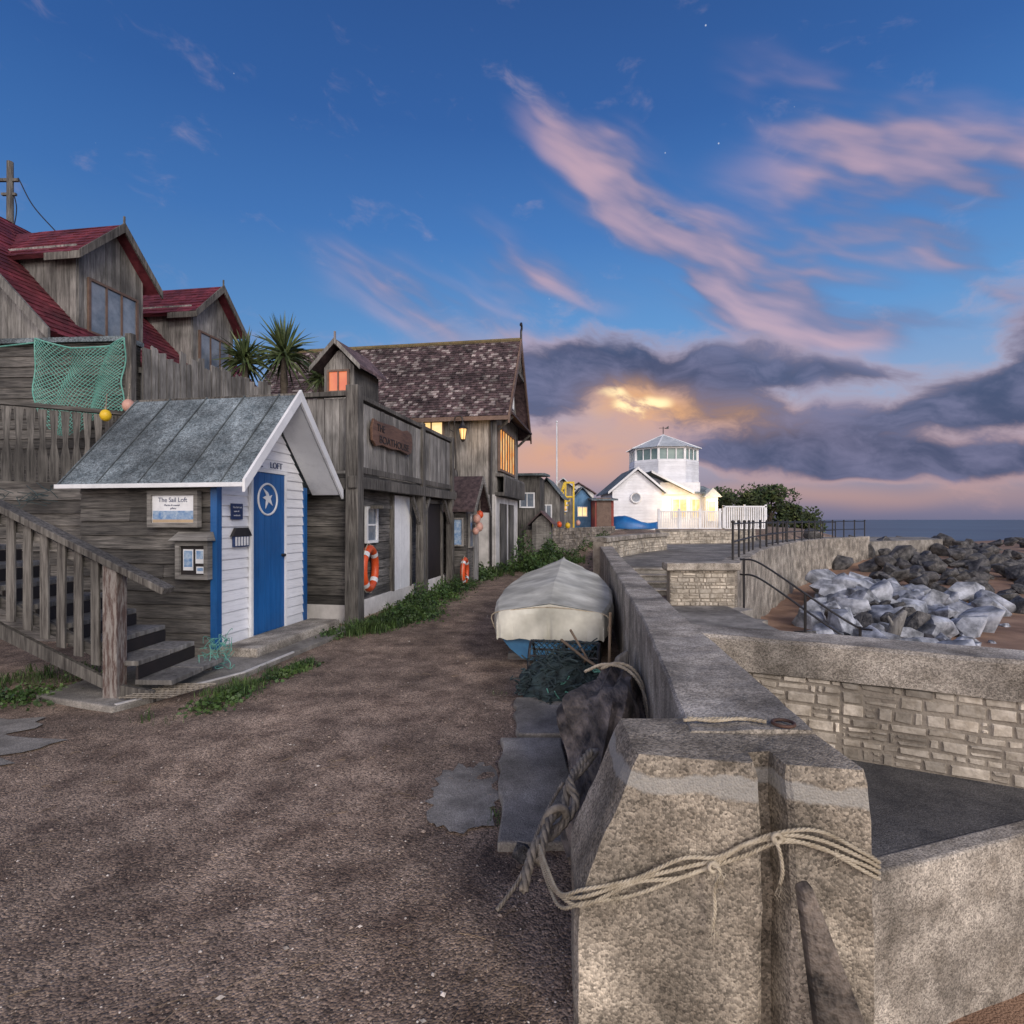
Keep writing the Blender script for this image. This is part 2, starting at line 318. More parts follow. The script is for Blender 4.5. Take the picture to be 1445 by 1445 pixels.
# ------------------------------------------------------------------ world sky
def build_world():
    w = bpy.data.worlds.new('World'); scene.world = w; w.use_nodes = True
    nt = w.node_tree; N = nt.nodes; L = nt.links; bg = N['Background']
    def math_(op, a, b=None, clamp=False):
        n = N.new('ShaderNodeMath'); n.operation = op; n.use_clamp = clamp
        for i, q in enumerate((a, b)):
            if q is None: continue
            if isinstance(q, (int, float)): n.inputs[i].default_value = q
            else: L.new(q, n.inputs[i])
        return n.outputs[0]
    def mr(x, a, b, c=0, d=1, smooth=True):
        n = N.new('ShaderNodeMapRange'); n.interpolation_type = 'SMOOTHSTEP' if smooth else 'LINEAR'
        for i, q in enumerate((a, b, c, d)): n.inputs[i + 1].default_value = q
        L.new(x, n.inputs[0]); return n.outputs[0]
    def mix(f, a, b):
        n = N.new('ShaderNodeMix'); n.data_type = 'RGBA'
        if isinstance(f, (int, float)): n.inputs[0].default_value = f
        else: L.new(f, n.inputs[0])
        for i, q in ((6, a), (7, b)):
            if isinstance(q, tuple): n.inputs[i].default_value = q
            else: L.new(q, n.inputs[i])
        return n.outputs[2]
    tc = N.new('ShaderNodeTexCoord'); sp = N.new('ShaderNodeSeparateXYZ'); L.new(tc.outputs['Generated'], sp.inputs[0])
    az = math_('ARCTAN2', sp.outputs[0], sp.outputs[1]); el = math_('ARCSINE', sp.outputs[2])
    cb = N.new('ShaderNodeCombineXYZ'); L.new(az, cb.inputs[0]); L.new(el, cb.inputs[1]); P = cb.outputs[0]
    def noise_(vec, scale, detail=3, rough=.55, rot=0, st=(1, 1, 1), out='Fac', loc=(0, 0, 0)):
        mp = N.new('ShaderNodeMapping'); mp.inputs['Rotation'].default_value = (0, 0, rad(rot))
        mp2 = N.new('ShaderNodeMapping'); mp2.inputs['Scale'].default_value = st; mp2.inputs['Location'].default_value = loc
        L.new(vec, mp.inputs[0]); L.new(mp.outputs[0], mp2.inputs[0])
        n = N.new('ShaderNodeTexNoise'); n.inputs['Scale'].default_value = scale; n.inputs['Detail'].default_value = detail; n.inputs['Roughness'].default_value = rough
        L.new(mp2.outputs[0], n.inputs['Vector']); return n.outputs[out]
    def warp(vec, scale, amt, rot=0, st=(1, 1, 1)):
        c = noise_(vec, scale, 2, .6, rot, st, 'Color')
        s = N.new('ShaderNodeVectorMath'); s.operation = 'SUBTRACT'; L.new(c, s.inputs[0]); s.inputs[1].default_value = (.5, .5, .5)
        k = N.new('ShaderNodeVectorMath'); k.operation = 'MULTIPLY'; L.new(s.outputs[0], k.inputs[0]); k.inputs[1].default_value = (amt, amt * .6, 0)
        a = N.new('ShaderNodeVectorMath'); L.new(vec, a.inputs[0]); L.new(k.outputs[0], a.inputs[1]); return a.outputs[0]
    Pw = warp(P, 4.5, .13)
    def blobs(vec, lst):
        tot = None
        for (a, e, ra, re, rot, amp) in lst:
            mp = N.new('ShaderNodeMapping'); mp.vector_type = 'TEXTURE'
            mp.inputs['Location'].default_value = (a, e, 0); mp.inputs['Rotation'].default_value = (0, 0, rad(rot)); mp.inputs['Scale'].default_value = (ra, re, 1)
            L.new(vec, mp.inputs[0]); ln = N.new('ShaderNodeVectorMath'); ln.operation = 'LENGTH'; L.new(mp.outputs[0], ln.inputs[0])
            v = mr(ln.outputs['Value'], 0, 1, amp, 0)
            tot = v if tot is None else math_('ADD', tot, v)
        return tot
    cr = N.new('ShaderNodeValToRGB'); L.new(mr(el, 0, 1.2, 0, 1, False), cr.inputs[0]); e = cr.color_ramp.elements
    stops = [(0, (112, 114, 142)), (.03, (138, 130, 152)), (.08, (156, 150, 176)), (.16, (134, 162, 203)), (.26, (92, 146, 204)), (.38, (64, 118, 186)), (.5, (46, 94, 162)), (.7, (34, 70, 130)), (1, (22, 48, 100))]
    e[0].position = 0; e[0].color = lin(*stops[0][1]); e[1].position = 1; e[1].color = lin(*stops[-1][1])
    for p, c in stops[1:-1]: q = e.new(p); q.color = lin(*c)
    col = cr.outputs[0]
    col = mix(mr(az, .1, -.8, 0, .3), col, lin(34, 76, 138))
    nis = N.new('ShaderNodeTexSky'); nis.sky_type = 'NISHITA'; nis.sun_disc = False; nis.sun_elevation = rad(2); nis.sun_rotation = rad(200)
    ns = N.new('ShaderNodeVectorMath'); ns.operation = 'SCALE'; L.new(nis.outputs[0], ns.inputs[0]); ns.inputs['Scale'].default_value = .02
    na = N.new('ShaderNodeVectorMath'); L.new(col, na.inputs[0]); L.new(ns.outputs[0], na.inputs[1]); col = na.outputs[0]
    warm = blobs(Pw, [(.08, .11, .28, .075, 0, 1.0), (.40, .15, .30, .06, -8, .65), (.5, .04, .4, .03, 0, .35), (-.02, .29, .26, .06, -8, .3), (.22, .2, .24, .10, 0, .75)])
    col = mix(math_('MULTIPLY', warm, .88, True), col, lin(222, 168, 140))
    # long wind-blurred streaks
    streak = noise_(Pw, 2.9, 3, .52, 25, (1, 4.2, 1)); fine = noise_(P, 8, 3, .5, 24, (1, 5, 1), loc=(3, 1, 0))
    A = blobs(Pw, [(.16, .55, .28, .10, -32, 1.0), (.34, .40, .38, .11, -25, 1.25), (.62, .42, .40, .15, -20, 1.2), (.84, .36, .32, .16, -14, 1.15), (.46, .305, .30, .08, -16, 1.1),
                   (-.10, .335, .34, .08, -8, .75), (.03, .41, .24, .07, -20, .85), (-.22, .40, .22, .06, -14, .55), (.50, .56, .26, .08, -30, .6), (.3, .25, .36, .07, -10, .8), (.70, .26, .24, .06, -12, 1.0)])
    sA = math_('ADD', math_('MULTIPLY', streak, .82), math_('MULTIPLY', fine, .18))
    fA = mr(math_('MULTIPLY', A, mr(sA, .33, .64, .0, 1.25)), .04, 1.15, 0, .80)
    pink = mix(mr(sA, .42, .68), lin(108, 118, 158), lin(206, 172, 182))
    col = mix(fA, col, pink)
    # dark cloud banks
    Pb = warp(P, 7, .12)
    big = noise_(Pb, 7, 5, .62, 10, (1, 2.1, 1), loc=(5, 2, 0))
    B = blobs(Pb, [(.08, .265, .26, .10, 2, 1.2), (.32, .24, .30, .095, -8, 1.3), (.05, .18, .20, .07, 0, .9), (.38, .16, .24, .05, -8, 1.0), (.47, .10, .30, .05, -6, 1.45), (.64, .145, .22, .065, 4, 1.25),
                   (.80, .18, .22, .12, 0, 1.4), (.72, .075, .30, .045, 0, 1.25), (.22, .115, .26, .028, -2, .5), (.78, .29, .2, .08, -6, .9), (.55, .21, .2, .04, -8, .8)])
    dB = math_('ADD', B, math_('MULTIPLY', math_('SUBTRACT', big, .5), 2.1))
    fB = mr(dB, .12, .95, 0, .93)
    edge = mix(mr(el, .05, .3), lin(204, 164, 160), lin(186, 168, 184))
    dark = mix(mr(big, .36, .70), lin(66, 78, 110), lin(116, 118, 150))
    bc = mix(mr(dB, .35, 1.1), edge, dark)
    col = mix(fB, col, bc)
    m1 = blobs(Pb, [(.213, .195, .15, .07, -6, 1), (.10, .13, .2, .05, 0, .4), (.36, .17, .2, .05, -8, .4)]); m2 = blobs(Pb, [(.195, .185, .06, .036, -20, 1), (.245, .20, .06, .022, 8, .9), (.16, .215, .05, .016, 0, .6)])
    col = mix(math_('MULTIPLY', m1, mr(big, .62, .36, .25, .95), True), col, lin(236, 178, 122))
    col = mix(mr(math_('MULTIPLY', m2, mr(big, .60, .40, .2, 1.1)), .1, .9), col, (1.25, .98, .56, 1))
    vo = N.new('ShaderNodeTexVoronoi'); vo.inputs['Scale'].default_value = 22; L.new(tc.outputs['Generated'], vo.inputs['Vector'])
    st = math_('MULTIPLY', mr(vo.outputs['Distance'], .014, .034, 1, 0), mr(el, .25, .5))
    st = math_('MULTIPLY', st, mr(fA, 0, .3, .6, 0)); col = mix(st, col, (.8, .85, .95, 1))
    gl = mr(sp.outputs[1], -.05, -.95); gl = math_('MULTIPLY', gl, mr(el, 1.2, 0.1, .1, 1))
    gl = math_('MULTIPLY', gl, mr(el, -.1, 0.02))
    gg = N.new('ShaderNodeVectorMath'); gg.operation = 'SCALE'; gg.inputs[0].default_value = (2.45, 2.1, 1.85); L.new(gl, gg.inputs['Scale'])
    ga = N.new('ShaderNodeVectorMath'); L.new(col, ga.inputs[0]); L.new(gg.outputs[0], ga.inputs[1])
    L.new(ga.outputs[0], bg.inputs['Color']); bg.inputs['Strength'].default_value = 1.0
build_world()
su = bpy.data.lights.new('sun', 'SUN'); su.energy = 1.3; su.angle = rad(18); su.color = (1, .90, .78)
so = bpy.data.objects.new('sun', su); COL.objects.link(so); so.rotation_euler = (rad(60), 0, rad(30))

# ------------------------------------------------------------------ ground
SW = [(4.15, 10.5), (4.7, 11.6), (6.8, 15.5), (10.4, 21), (13.8, 25), (17.6, 28), (24, 31.5), (30, 38), (33, 48), (32, 60)]
def xb(y):
    pts = [(1.1, -50), (1.1, 3.7), (1.4, 4.2), (2.3, 10.3)] + SW + [(12, 90), (-30, 200), (-80, 900)]
    for (x0, y0), (x1, y1) in zip(pts, pts[1:]):
        if y0 <= y <= y1: return x0 + (x1 - x0) * (y - y0) / (y1 - y0)
    return 4
def segd(x, y, a, b):
    ax, ay = a; bx, by = b; t = max(0, min(1, ((x - ax) * (bx - ax) + (y - ay) * (by - ay)) / ((bx - ax) ** 2 + (by - ay) ** 2)))
    return math.hypot(x - ax - t * (bx - ax), y - ay - t * (by - ay)), t
def gh(x, y):
    b = xb(y)
    land = 0.014 * noise.noise(V((x * 1.6, y * 1.6, 0))) + .007 * noise.noise(V((x * 7, y * 7, 3)))
    land += 1.0 * ss(21, 33, y) * (1 - ss(b - 11, b - 6, x))
    if y < 3.7: out = -.55
    elif y < 10.4: out = -.05 - 1.05 * ss(3.2, 8, x) + .02 * noise.noise(V((x * 3, y * 3, 0)))
    else: out = -1.1
    if y > 9:
        d, t = segd(x, y, (17, 27), (70, 62)); out2 = -1.1 + .75 * math.exp(-(d / 6) ** 2) * (1 if t > 0 else .8)
        out2 -= 2.5 * ss(12, 34, (y - 27) * .83 - (x - 17) * .55)
        out = out + (out2 - out) * ss(9, 12, y)
    if y <= 3.7: k = ss(1.0, 1.14, x)
    elif y < 10.3: k = ss(b - .12, b + .12, x)
    else: k = ss(b - .9, b - .1, x)
    return land * (1 - k) + out * k
def axis(segs):
    o = [segs[0][0]]
    for a, b, s in segs:
        n = max(1, round((b - a) / s)); o += [a + (b - a) * i / n for i in range(1, n + 1)]
    return o
xs = axis([(-900, -100, 200), (-100, -20, 20), (-20, -8, 2), (-8, 5, .11), (5, 30, .5), (30, 90, 4), (90, 900, 160)])
ys = axis([(-60, -6, 9), (-6, 1, .5), (1, 14, .11), (14, 45, .5), (45, 110, 5), (110, 1500, 180)])
g = MB(); nx = len(xs)
g.v = [(x, y, gh(x, y)) for y in ys for x in xs]
g.f = [(j * nx + i, j * nx + i + 1, (j + 1) * nx + i + 1, (j + 1) * nx + i) for j in range(len(ys) - 1) for i in range(nx - 1)]
def ground_mat():
    m = mat('lane_gravel', (.135, .092, .066), (.33, .245, .18), 3.2, .92, .7, 60, dirt=.25, dirt_scale=.8, speck=(105, .65), bdist=.008)
    nt = m.node_tree; N = nt.nodes; L = nt.links; b = N['Principled BSDF']; src = b.inputs['Base Color'].links[0].from_socket
    tc = N.new('ShaderNodeTexCoord'); sp = N.new('ShaderNodeSeparateXYZ'); L.new(tc.outputs['Object'], sp.inputs[0])
    mp = N.new('ShaderNodeMapping'); mp.inputs['Scale'].default_value = (1, .25, 1); mp.inputs['Rotation'].default_value = (0, 0, rad(8)); L.new(tc.outputs['Object'], mp.inputs[0])
    n0 = N.new('ShaderNodeTexNoise'); n0.inputs['Scale'].default_value = .8; n0.inputs['Detail'].default_value = 4; n0.inputs['Roughness'].default_value = .6; L.new(mp.outputs[0], n0.inputs['Vector'])
    r0 = N.new('ShaderNodeMapRange'); r0.inputs[1].default_value = .36; r0.inputs[2].default_value = .66; r0.inputs[3].default_value = .72; r0.inputs[4].default_value = 1.4; L.new(n0.outputs['Fac'], r0.inputs[0])
    v0 = N.new('ShaderNodeVectorMath'); v0.operation = 'SCALE'; L.new(src, v0.inputs[0]); L.new(r0.outputs[0], v0.inputs['Scale'])
    r = N.new('ShaderNodeMapRange'); r.inputs[1].default_value = -.08; r.inputs[2].default_value = -.5; L.new(sp.outputs[2], r.inputs[0])
    n = N.new('ShaderNodeTexNoise'); n.inputs['Scale'].default_value = 1.3; n.inputs['Detail'].default_value = 5; L.new(tc.outputs['Object'], n.inputs['Vector'])
    sc = N.new('ShaderNodeValToRGB'); sc.color_ramp.elements[0].color = (.19, .11, .07, 1); sc.color_ramp.elements[1].color = (.37, .235, .155, 1)
    sc.color_ramp.elements[0].position = .35; sc.color_ramp.elements[1].position = .7
    L.new(n.outputs['Fac'], sc.inputs[0])
    mx = N.new('ShaderNodeMix'); mx.data_type = 'RGBA'; L.new(r.outputs[0], mx.inputs[0]); L.new(v0.outputs[0], mx.inputs[6]); L.new(sc.outputs[0], mx.inputs[7])
    L.new(mx.outputs[2], b.inputs['Base Color']); return m
tag(g.mk('ground', None, ground_mat(), smooth=True, fixn=False), 'brown gravel lane and sandy beach', 'ground', kind='structure')

s = MB(); s.add([(-3000, -300, -1.5), (5000, -300, -1.5), (5000, 6000, -1.5), (-3000, 6000, -1.5)], [(0, 1, 2, 3)])
sm = mat('sea_water', (.06, .085, .12), (.10, .135, .17), .2, .4, .35, .8, (.35, 1, 1), dirt=.2, dirt_scale=.02, bdist=.25)
tag(s.mk('sea', None, sm, fixn=False), 'calm grey-blue sea to the horizon', 'sea', kind='structure')

pr = MB(); poly = [(2.35, 13.25), (3.62, 13.2), (3.62, 10.75), (4.05, 10.75), (6.7, 15.6), (10.3, 21.1), (13.7, 25.1), (17.5, 28.1), (24, 31.7), (26, 36), (6, 36), (3.6, 24), (2.4, 15.2)]
pr.prism([(x, y, -.2) for x, y in poly], (0, 0, .7))
tag(pr.mk('promenade', None, 'conc2'), 'raised concrete promenade above the beach', 'promenade', kind='structure')
sl = MB(); sl.prism([(1.08, 2.28, -.7), (4.6, 3.45, -.7), (4.6, 4.2, -.7), (1.08, 4.2, -.7)], (0, 0, .85))
tag(sl.mk('pavement', None, 'slab', bevel=.015), 'dark asphalt slab below the sea wall', 'pavement', kind='structure')
kb = MB(); n = 24; pp = []
for i in range(n + 1): t = i / n; pp.append((1.085 + 3.5 * t, 2.17 + 1.16 * t + .03 * noise.noise(V((t * 30, 0, 0)))))
q = pp + [(4.6, 3.445), (1.085, 2.275)]
kb.prism([(x, y, -.8) for x, y in q], (0, 0, .965))
tag(kb.mk('kerb', None, 'conc', bevel=.015), 'pale pebbly concrete edge of the slab', 'kerb', kind='structure')
rp = MB(); rp.prism([(1.5, 4.3, -.3), (3.6, 4.3, -.3), (3.9, 10.3, -.3), (2.2, 10.3, -.3)], (0, 0, .34))
tag(rp.mk('slipway', None, 'conc2', bevel=.02), 'worn concrete slipway down to the beach', 'slipway', kind='structure')

# ------------------------------------------------------------------ gravel, straw
pb = MB()
for i in range(16000):
    y = 1.3 + 9 * random.random() ** 1.7; x = R(-.95, .25) * y
    if x < -3.1 and y > 4.4: continue
    a = R(.002, .0065) * (1 if R(0, 1) < .92 else R(1.6, 2.6)); z = gh(x, y) + a * .2; t = R(0, 3.14); c, s_ = math.cos(t), math.sin(t); e = R(.6, 1)
    q = [(a * c, a * s_, 0), (-a * e * s_, a * e * c, 0), (-a * c, -a * s_, 0), (a * e * s_, -a * e * c, 0)]
    pb.add([(x + p[0], y + p[1], z) for p in q] + [(x, y, z + a * .55)], [(0, 1, 4), (1, 2, 4), (2, 3, 4), (3, 0, 4)])
tag(pb.mk('gravel', None, 'peb', smooth=False, fixn=False), 'loose pebbles and grit on the lane', 'gravel', kind='stuff')
st = MB()
for i in range(420):
    y = 1.6 + 5 * random.random() ** 1.3; x = R(-.85, .12) * y
    if noise.noise(V((x, y, 5))) < -.05: continue
    L_ = R(.03, .12); t = R(0, 6.28); z = gh(x, y) + .005
    d = V((math.cos(t), math.sin(t), 0)); p = V((x, y, z)); st.tube([p, p + d * L_ * .5 + V((R(-.01, .01), R(-.01, .01), R(.0, .01))), p + d * L_], R(.0009, .0018), 3)
tag(st.mk('straw', None, 'straw', fixn=False), 'scattered straw and twigs on the gravel', 'straw', kind='stuff')

# ------------------------------------------------------------------ plants
def grass(name, label, areas, m='grass'):
    gb = MB()
    for (x0, y0, x1, y1, wd, cnt, hh, zb) in areas:
        for i in range(cnt // 22):
            t = random.random(); cx = x0 + (x1 - x0) * t; cy = y0 + (y1 - y0) * t
            if noise.noise(V((cx * 1.6, cy * 1.6, 9))) < -.02: continue
            cx += random.gauss(0, wd * .5); cy += random.gauss(0, wd * .5); ch_ = hh * R(.35, 1.25); cr_ = R(.02, .07)
            for j in range(random.randint(8, 34)):
                x = cx + random.gauss(0, cr_); y = cy + random.gauss(0, cr_); z = (gh(x, y) if zb is None else zb)
                h = ch_ * R(.4, 1.1); a = R(0, 6.28); d = V((math.cos(a), math.sin(a), 0)); sd = V((-d.y, d.x, 0)) * h * R(.02, .05); l = h * R(.2, .9)
                p = V((x, y, z)); m1 = p + d * l * .35 + Z * h * .6; tp = p + d * l + Z * h * R(.5, 1)
                gb.add([p - sd, p + sd, m1 + sd * .8, m1 - sd * .8, tp], [(0, 1, 2, 3), (3, 2, 4)])
    return tag(gb.mk(name, None, m, fixn=False), label, 'grass', kind='stuff')
def weeds(name, label, areas, size=.05, m='weed'):
    gb = MB()
    for (x0, y0, x1, y1, wd, cnt, hh, zb) in areas:
        for i in range(cnt):
            t = random.random(); cx = x0 + (x1 - x0) * t; cy = y0 + (y1 - y0) * t; k = .5 + 1.2 * noise.noise(V((cx * 1.7, cy * 1.7, 1)))
            if k < .34: continue
            x = cx + random.gauss(0, wd * .5) * (.5 + k); y = cy + random.gauss(0, wd * .5); z = (gh(x, y) if zb is None else zb) + hh * k * random.random() * max(.2, 1 - abs(x - cx) / wd)
            s_ = size * R(.4, 1.2); a = V((R(-1, 1), R(-1, 1), R(-.4, .7))).normalized() * s_; b = a.orthogonal().normalized() * s_ * .45
            b.rotate(Matrix.Rotation(R(0, 6.28), 3, a)); p = V((x, y, z)); gb.add([p, p + a * .5 + b, p + a, p + a * .5 - b], [(0, 1, 2, 3)])
    return tag(gb.mk(name, None, m, fixn=False), label, 'weeds', kind='stuff')
grass('grass', 'rough green grass along walls and steps', [(-2.85, 4.5, -2.25, 6.3, .18, 3600, .10, None), (-2.15, 7.9, -1.6, 9.6, .30, 4600, .2, None), (-5.6, 5.6, -3.6, 5.9, .35, 2600, .12, None),
      (-1.9, 9.2, -1.1, 14, .26, 2200, .26, None), (-5.2, 4.75, -3.8, 4.8, .2, 1500, .12, None), (1.0, 18, 2.5, 21.5, .5, 2600, .35, None), (-.6, 15.5, .3, 18.5, .4, 1600, .3, None), (.5, 5.8, 1.1, 8, .12, 500, .12, None), (-.1, 2.9, -.15, 5.2, .08, 300, .06, None)])
weeds('weeds', 'leafy green weeds at the foot of the buildings', [(-2.0, 8.4, -1.55, 9.7, .38, 7000, .36, None), (-1.8, 9.8, -1.25, 12.3, .34, 9500, .60, None), (-2.5, 7.6, -2.1, 8.5, .16, 1800, .22, None), (-2.6, 4.7, -2.25, 6.3, .14, 1600, .09, None), (-1.3, 12.3, -.8, 15.5, .28, 4500, .5, None), (-5.2, 4.8, -3.9, 5.2, .3, 2000, .15, None)], .042)
weeds('ground_cover', 'green plants below the rubble garden wall', [(.25, 17.0, 1.5, 20.8, .6, 8000, 1.1, None), (1.4, 21.5, 4.8, 28.5, .4, 2600, .6, None), (-1.2, 14.5, -.6, 16.3, .25, 1500, .5, None)], .085)

def palm(x, y, z0, zt, r, label):
    t = thing('palm_tree', label, 'palm tree', (x, y, z0), group='cordyline palms on the terrace')
    tr = MB(); h = zt - z0; tr.tube([(0, 0, 0), (.05, 0, h * .4), (-.02, .02, h * .8), (0, 0, h)], [.11, .09, .08, .06], 9); tr.mk('trunk', t, 'bark', smooth=True)
    c = MB()
    for i in range(190):
        th = R(0, 6.28); ph = R(-.7, 1.5); d = V((math.cos(th) * math.cos(ph), math.sin(th) * math.cos(ph), math.sin(ph))); L_ = r * R(.75, 1.1)
        sd = d.cross(V((R(-1, 1), R(-1, 1), R(-1, 1)))).normalized() * .026; p = V((0, 0, h + R(-.12, .1)))
        q1 = p + d * L_ * .5; q2 = p + d * L_ + Z * (-.22 * L_ * (1 - max(0, d.z) * .8))
        c.add([p - sd * .6, p + sd * .6, q1 + sd, q1 - sd, q2], [(0, 1, 2, 3), (3, 2, 4)])
    c.mk('crown', t, 'palm', fixn=False)
palm(-6.1, 13, 2.3, 5.25, .72, 'small spiky palm beside the wooden fence')
palm(-5.45, 13.6, 2.3, 5.55, .95, 'tall spiky palm behind the wooden hut')
palm(-4.75, 14.2, 2.3, 5.2, .55, 'short spiky palm near the tiled roof')

def bush(x, y, z, rx, rz, n, label):
    t = thing('tree', label, 'tree', (x, y, z), group='windswept trees behind the white house')
    tr = MB(); tr.tube([(0, 0, -.3), (.1, 0, rz * .5), (.3, .1, rz * 1.1)], [.25, .18, .06], 8)
    tr.tube([(.05, 0, rz * .3), (-.8, .2, rz * .9)], [.13, .04], 6); tr.tube([(.1, 0, rz * .4), (.9, -.2, rz)], [.12, .04], 6); tr.mk('trunk', t, 'bark')
    c = MB(); cl = [(R(-rx, rx) * .75, R(-rx, rx) * .4, rz * R(.35, 1.35), R(.28, .5) * rx) for _ in range(18)]
    for i in range(n):
        a = random.choice(cl); d = V((random.gauss(0, 1), random.gauss(0, 1), random.gauss(0, 1))).normalized() * a[3] * R(.6, 1.08)
        p = V((a[0], a[1], a[2])) + V((d.x, d.y, d.z * .75)); s_ = R(.1, .24); u = V((R(-1, 1), R(-1, 1), R(-1, 1))).normalized() * s_; w = u.orthogonal().normalized() * s_ * .6
        c.add([p - u, p + w, p + u, p - w], [(0, 1, 2, 3)])
    c.mk('crown', t, 'hedge', fixn=False)
bush(21.0, 53, .6, 2.4, 2.6, 3000, 'low bushy evergreen tree lit by the house')
bush(24.4, 54, .3, 2.8, 3.1, 3600, 'dense rounded evergreen tree beside the promenade')
bush(27.6, 55, 0, 2.4, 2.1, 2600, 'windswept evergreen tree tapering to the sea')
bush(18.6, 52, .8, 1.9, 2.1, 2000, 'small evergreen tree behind the white house')

# ------------------------------------------------------------------ hut
hut = thing('beach_hut', 'small dark timber hut with white gable and blue door', 'hut', (-3.375, 6.5, 0), -10.7)
X = V((1, 0, 0)); Y = V((0, 1, 0))
b = MB(); b.box(-1.82, -.02, .02, 1.84, .1, 2.08); b.prism([(-1.8, .03, 2.07), (-1.8, 1.83, 2.07), (-1.8, .93, 3.1)], (1.77, 0, 0)); b.mk('wall_core', hut, 'wood_dh')
b = MB(); clad_h(b, (0, 0.02, 0), X, -Y, .13, 2.06, .165, -1.84, -.06, .035, split=.6); b.mk('side_wall', hut, 'wood_dh', label='weathered dark horizontal board wall')
b = MB()
gl = lambda z: .06 if z < 2.06 else .0 + (z - 2.06) * .93 / 1.1
gr = lambda z: 1.80 if z < 2.06 else 1.86 - (z - 2.06) * .93 / 1.1
clad_h(b, (-.02, 0, 0), Y, X, .13, 3.1, .125, gl, gr, .03); b.mk('gable_wall', hut, 'white_h', label='white painted board gable wall')
b = MB(); b.box(-.06, .022, -.025, .058, .12, 2.06); b.mk('corner_trim', hut, 'blue'); b = MB(); b.box(-.06, .022, 1.80, 1.88, .12, 2.06); b.mk('corner_trim', hut, 'blue')
def slope_slab(mb, x0, x1, ya, za, yb, zb, t=.04):
    n = V((0, -(zb - za), (yb - ya))).normalized() * (1 if yb > ya else -1) * t
    p = [V((x0, ya, za)), V((x1, ya, za)), V((x1, yb, zb)), V((x0, yb, zb))]
    mb.hexa(p + [q + n for q in p])
b = MB(); slope_slab(b, -1.97, .46, -.17, 1.98, .93, 3.17); slope_slab(b, -1.97, .46, 2.03, 1.98, .93, 3.17); ro = b.mk('roof', hut, 'felt')
for yy0, yy1 in ((-.16, .92), (2.02, .94)): b = MB(); slope_slab(b, .03, .455, yy0, 1.972, yy1, 3.14, -.015); b.mk('soffit', ro, 'white')
for xx in (-1.93, -1.42, -.86, -.30, .20):
    b = MB(); b.beam((xx, -.185, 2.012), (xx, .92, 3.215), .032, .014, up=(1, 0, 0)); b.mk('batten', ro, 'seam')
for sgn, ya in ((1, -.2), (-1, 2.06)):
    b = MB(); b.prism([V((.47, ya, 1.90)), V((.47, ya, 2.04)), V((.47, .93, 3.27)), V((.47, .93, 3.11))], (.035 if sgn > 0 else .0352, 0, 0)); b.mk('bargeboard', hut, 'white', bevel=.004)
b = MB(); b.beam((-1.99, -.195, 1.985), (.47, -.195, 1.985), .03, .05); b.mk('eaves_board', hut, 'white', bevel=.004)
b = MB(); clad_v(b, (.012, .60, 0), Y, X, 0, .68, .115, .15, 2.2, .025, .004, .001); dr = b.mk('door', hut, 'blue')
b = MB(); b.box(.01, .05, .555, .597, .13, 2.24); b.box(.01, .05, 1.283, 1.325, .13, 2.24); b.box(.01, .052, .555, 1.325, 2.205, 2.25); b.mk('frame', dr, 'white')
b = MB(); b.torus((.042, .90, 1.86), Y, Z, .20, .014, 40, 6)
b.prism([(.040, y, z) for y, z in ((.80, 2.00), (.90, 1.95), (.93, 1.90), (.99, 1.92), (.955, 1.87), (1.0, 1.78), (.91, 1.83), (.85, 1.74), (.86, 1.85), (.79, 1.88), (.87, 1.91))], (.008, 0, 0)); b.mk('emblem', dr, 'white', label='white ring with bird emblem')
b = MB(); b.tube([(.04, 1.22, 1.12), (.09, 1.22, 1.12)], .02, 8); b.mk('handle', dr, 'iron')
text('SAIL', hut, (.030, .60, 2.275), Y, Z, .115, 'navy'); text('LOFT', hut, (.030, .97, 2.275), Y, Z, .115, 'navy')
b = MB(); b.box(-.78, -.22, -.075, -.045, 1.56, 1.88); sg = b.mk('sign', hut, 'white', label='white name sign with beach picture')
b = MB()
for q in ((-.83, -.17, 1.88, 1.93), (-.83, -.17, 1.51, 1.56), (-.83, -.78, 1.56, 1.88), (-.22, -.17, 1.56, 1.88)): b.box(q[0], q[1], -.10, -.03, q[2], q[3])
b.mk('frame', sg, 'wood_gh')
text('The Sail Loft', sg, (-.70, -.077, 1.80), X, Z, .075, 'navy', .001)
text('Marine & coastal', sg, (-.62, -.077, 1.755), X, Z, .03, 'navy', .001)
text('gallery', sg, (-.54, -.077, 1.72), X, Z, .03, 'navy', .001)
b = MB(); b.box(-.77, -.23, -.079, -.0755, 1.565, 1.70); b.mk('picture', sg, 'print')
b = MB(); b.box(-.77, -.23, -.081, -.0792, 1.565, 1.60); b.mk('picture', sg, 'sand')
b = MB(); b.box(-.40, -.08, -.075, -.045, .97, 1.30); nb = b.mk('noticeboard', hut, 'letter', label='framed noticeboard with small roof')
b = MB()
for q in ((-.45, -.03, 1.30, 1.35), (-.45, -.03, .92, .97), (-.45, -.40, .97, 1.30), (-.08, -.03, .97, 1.30)): b.box(q[0], q[1], -.11, -.03, q[2], q[3])
b.hexa([(-.50, -.03, 1.36), (.01, -.03, 1.36), (.01, -.16, 1.36), (-.50, -.16, 1.36), (-.47, -.03, 1.46), (-.02, -.03, 1.46), (-.02, -.13, 1.40), (-.47, -.13, 1.40)])
b.mk('frame', nb, 'wood_gh')
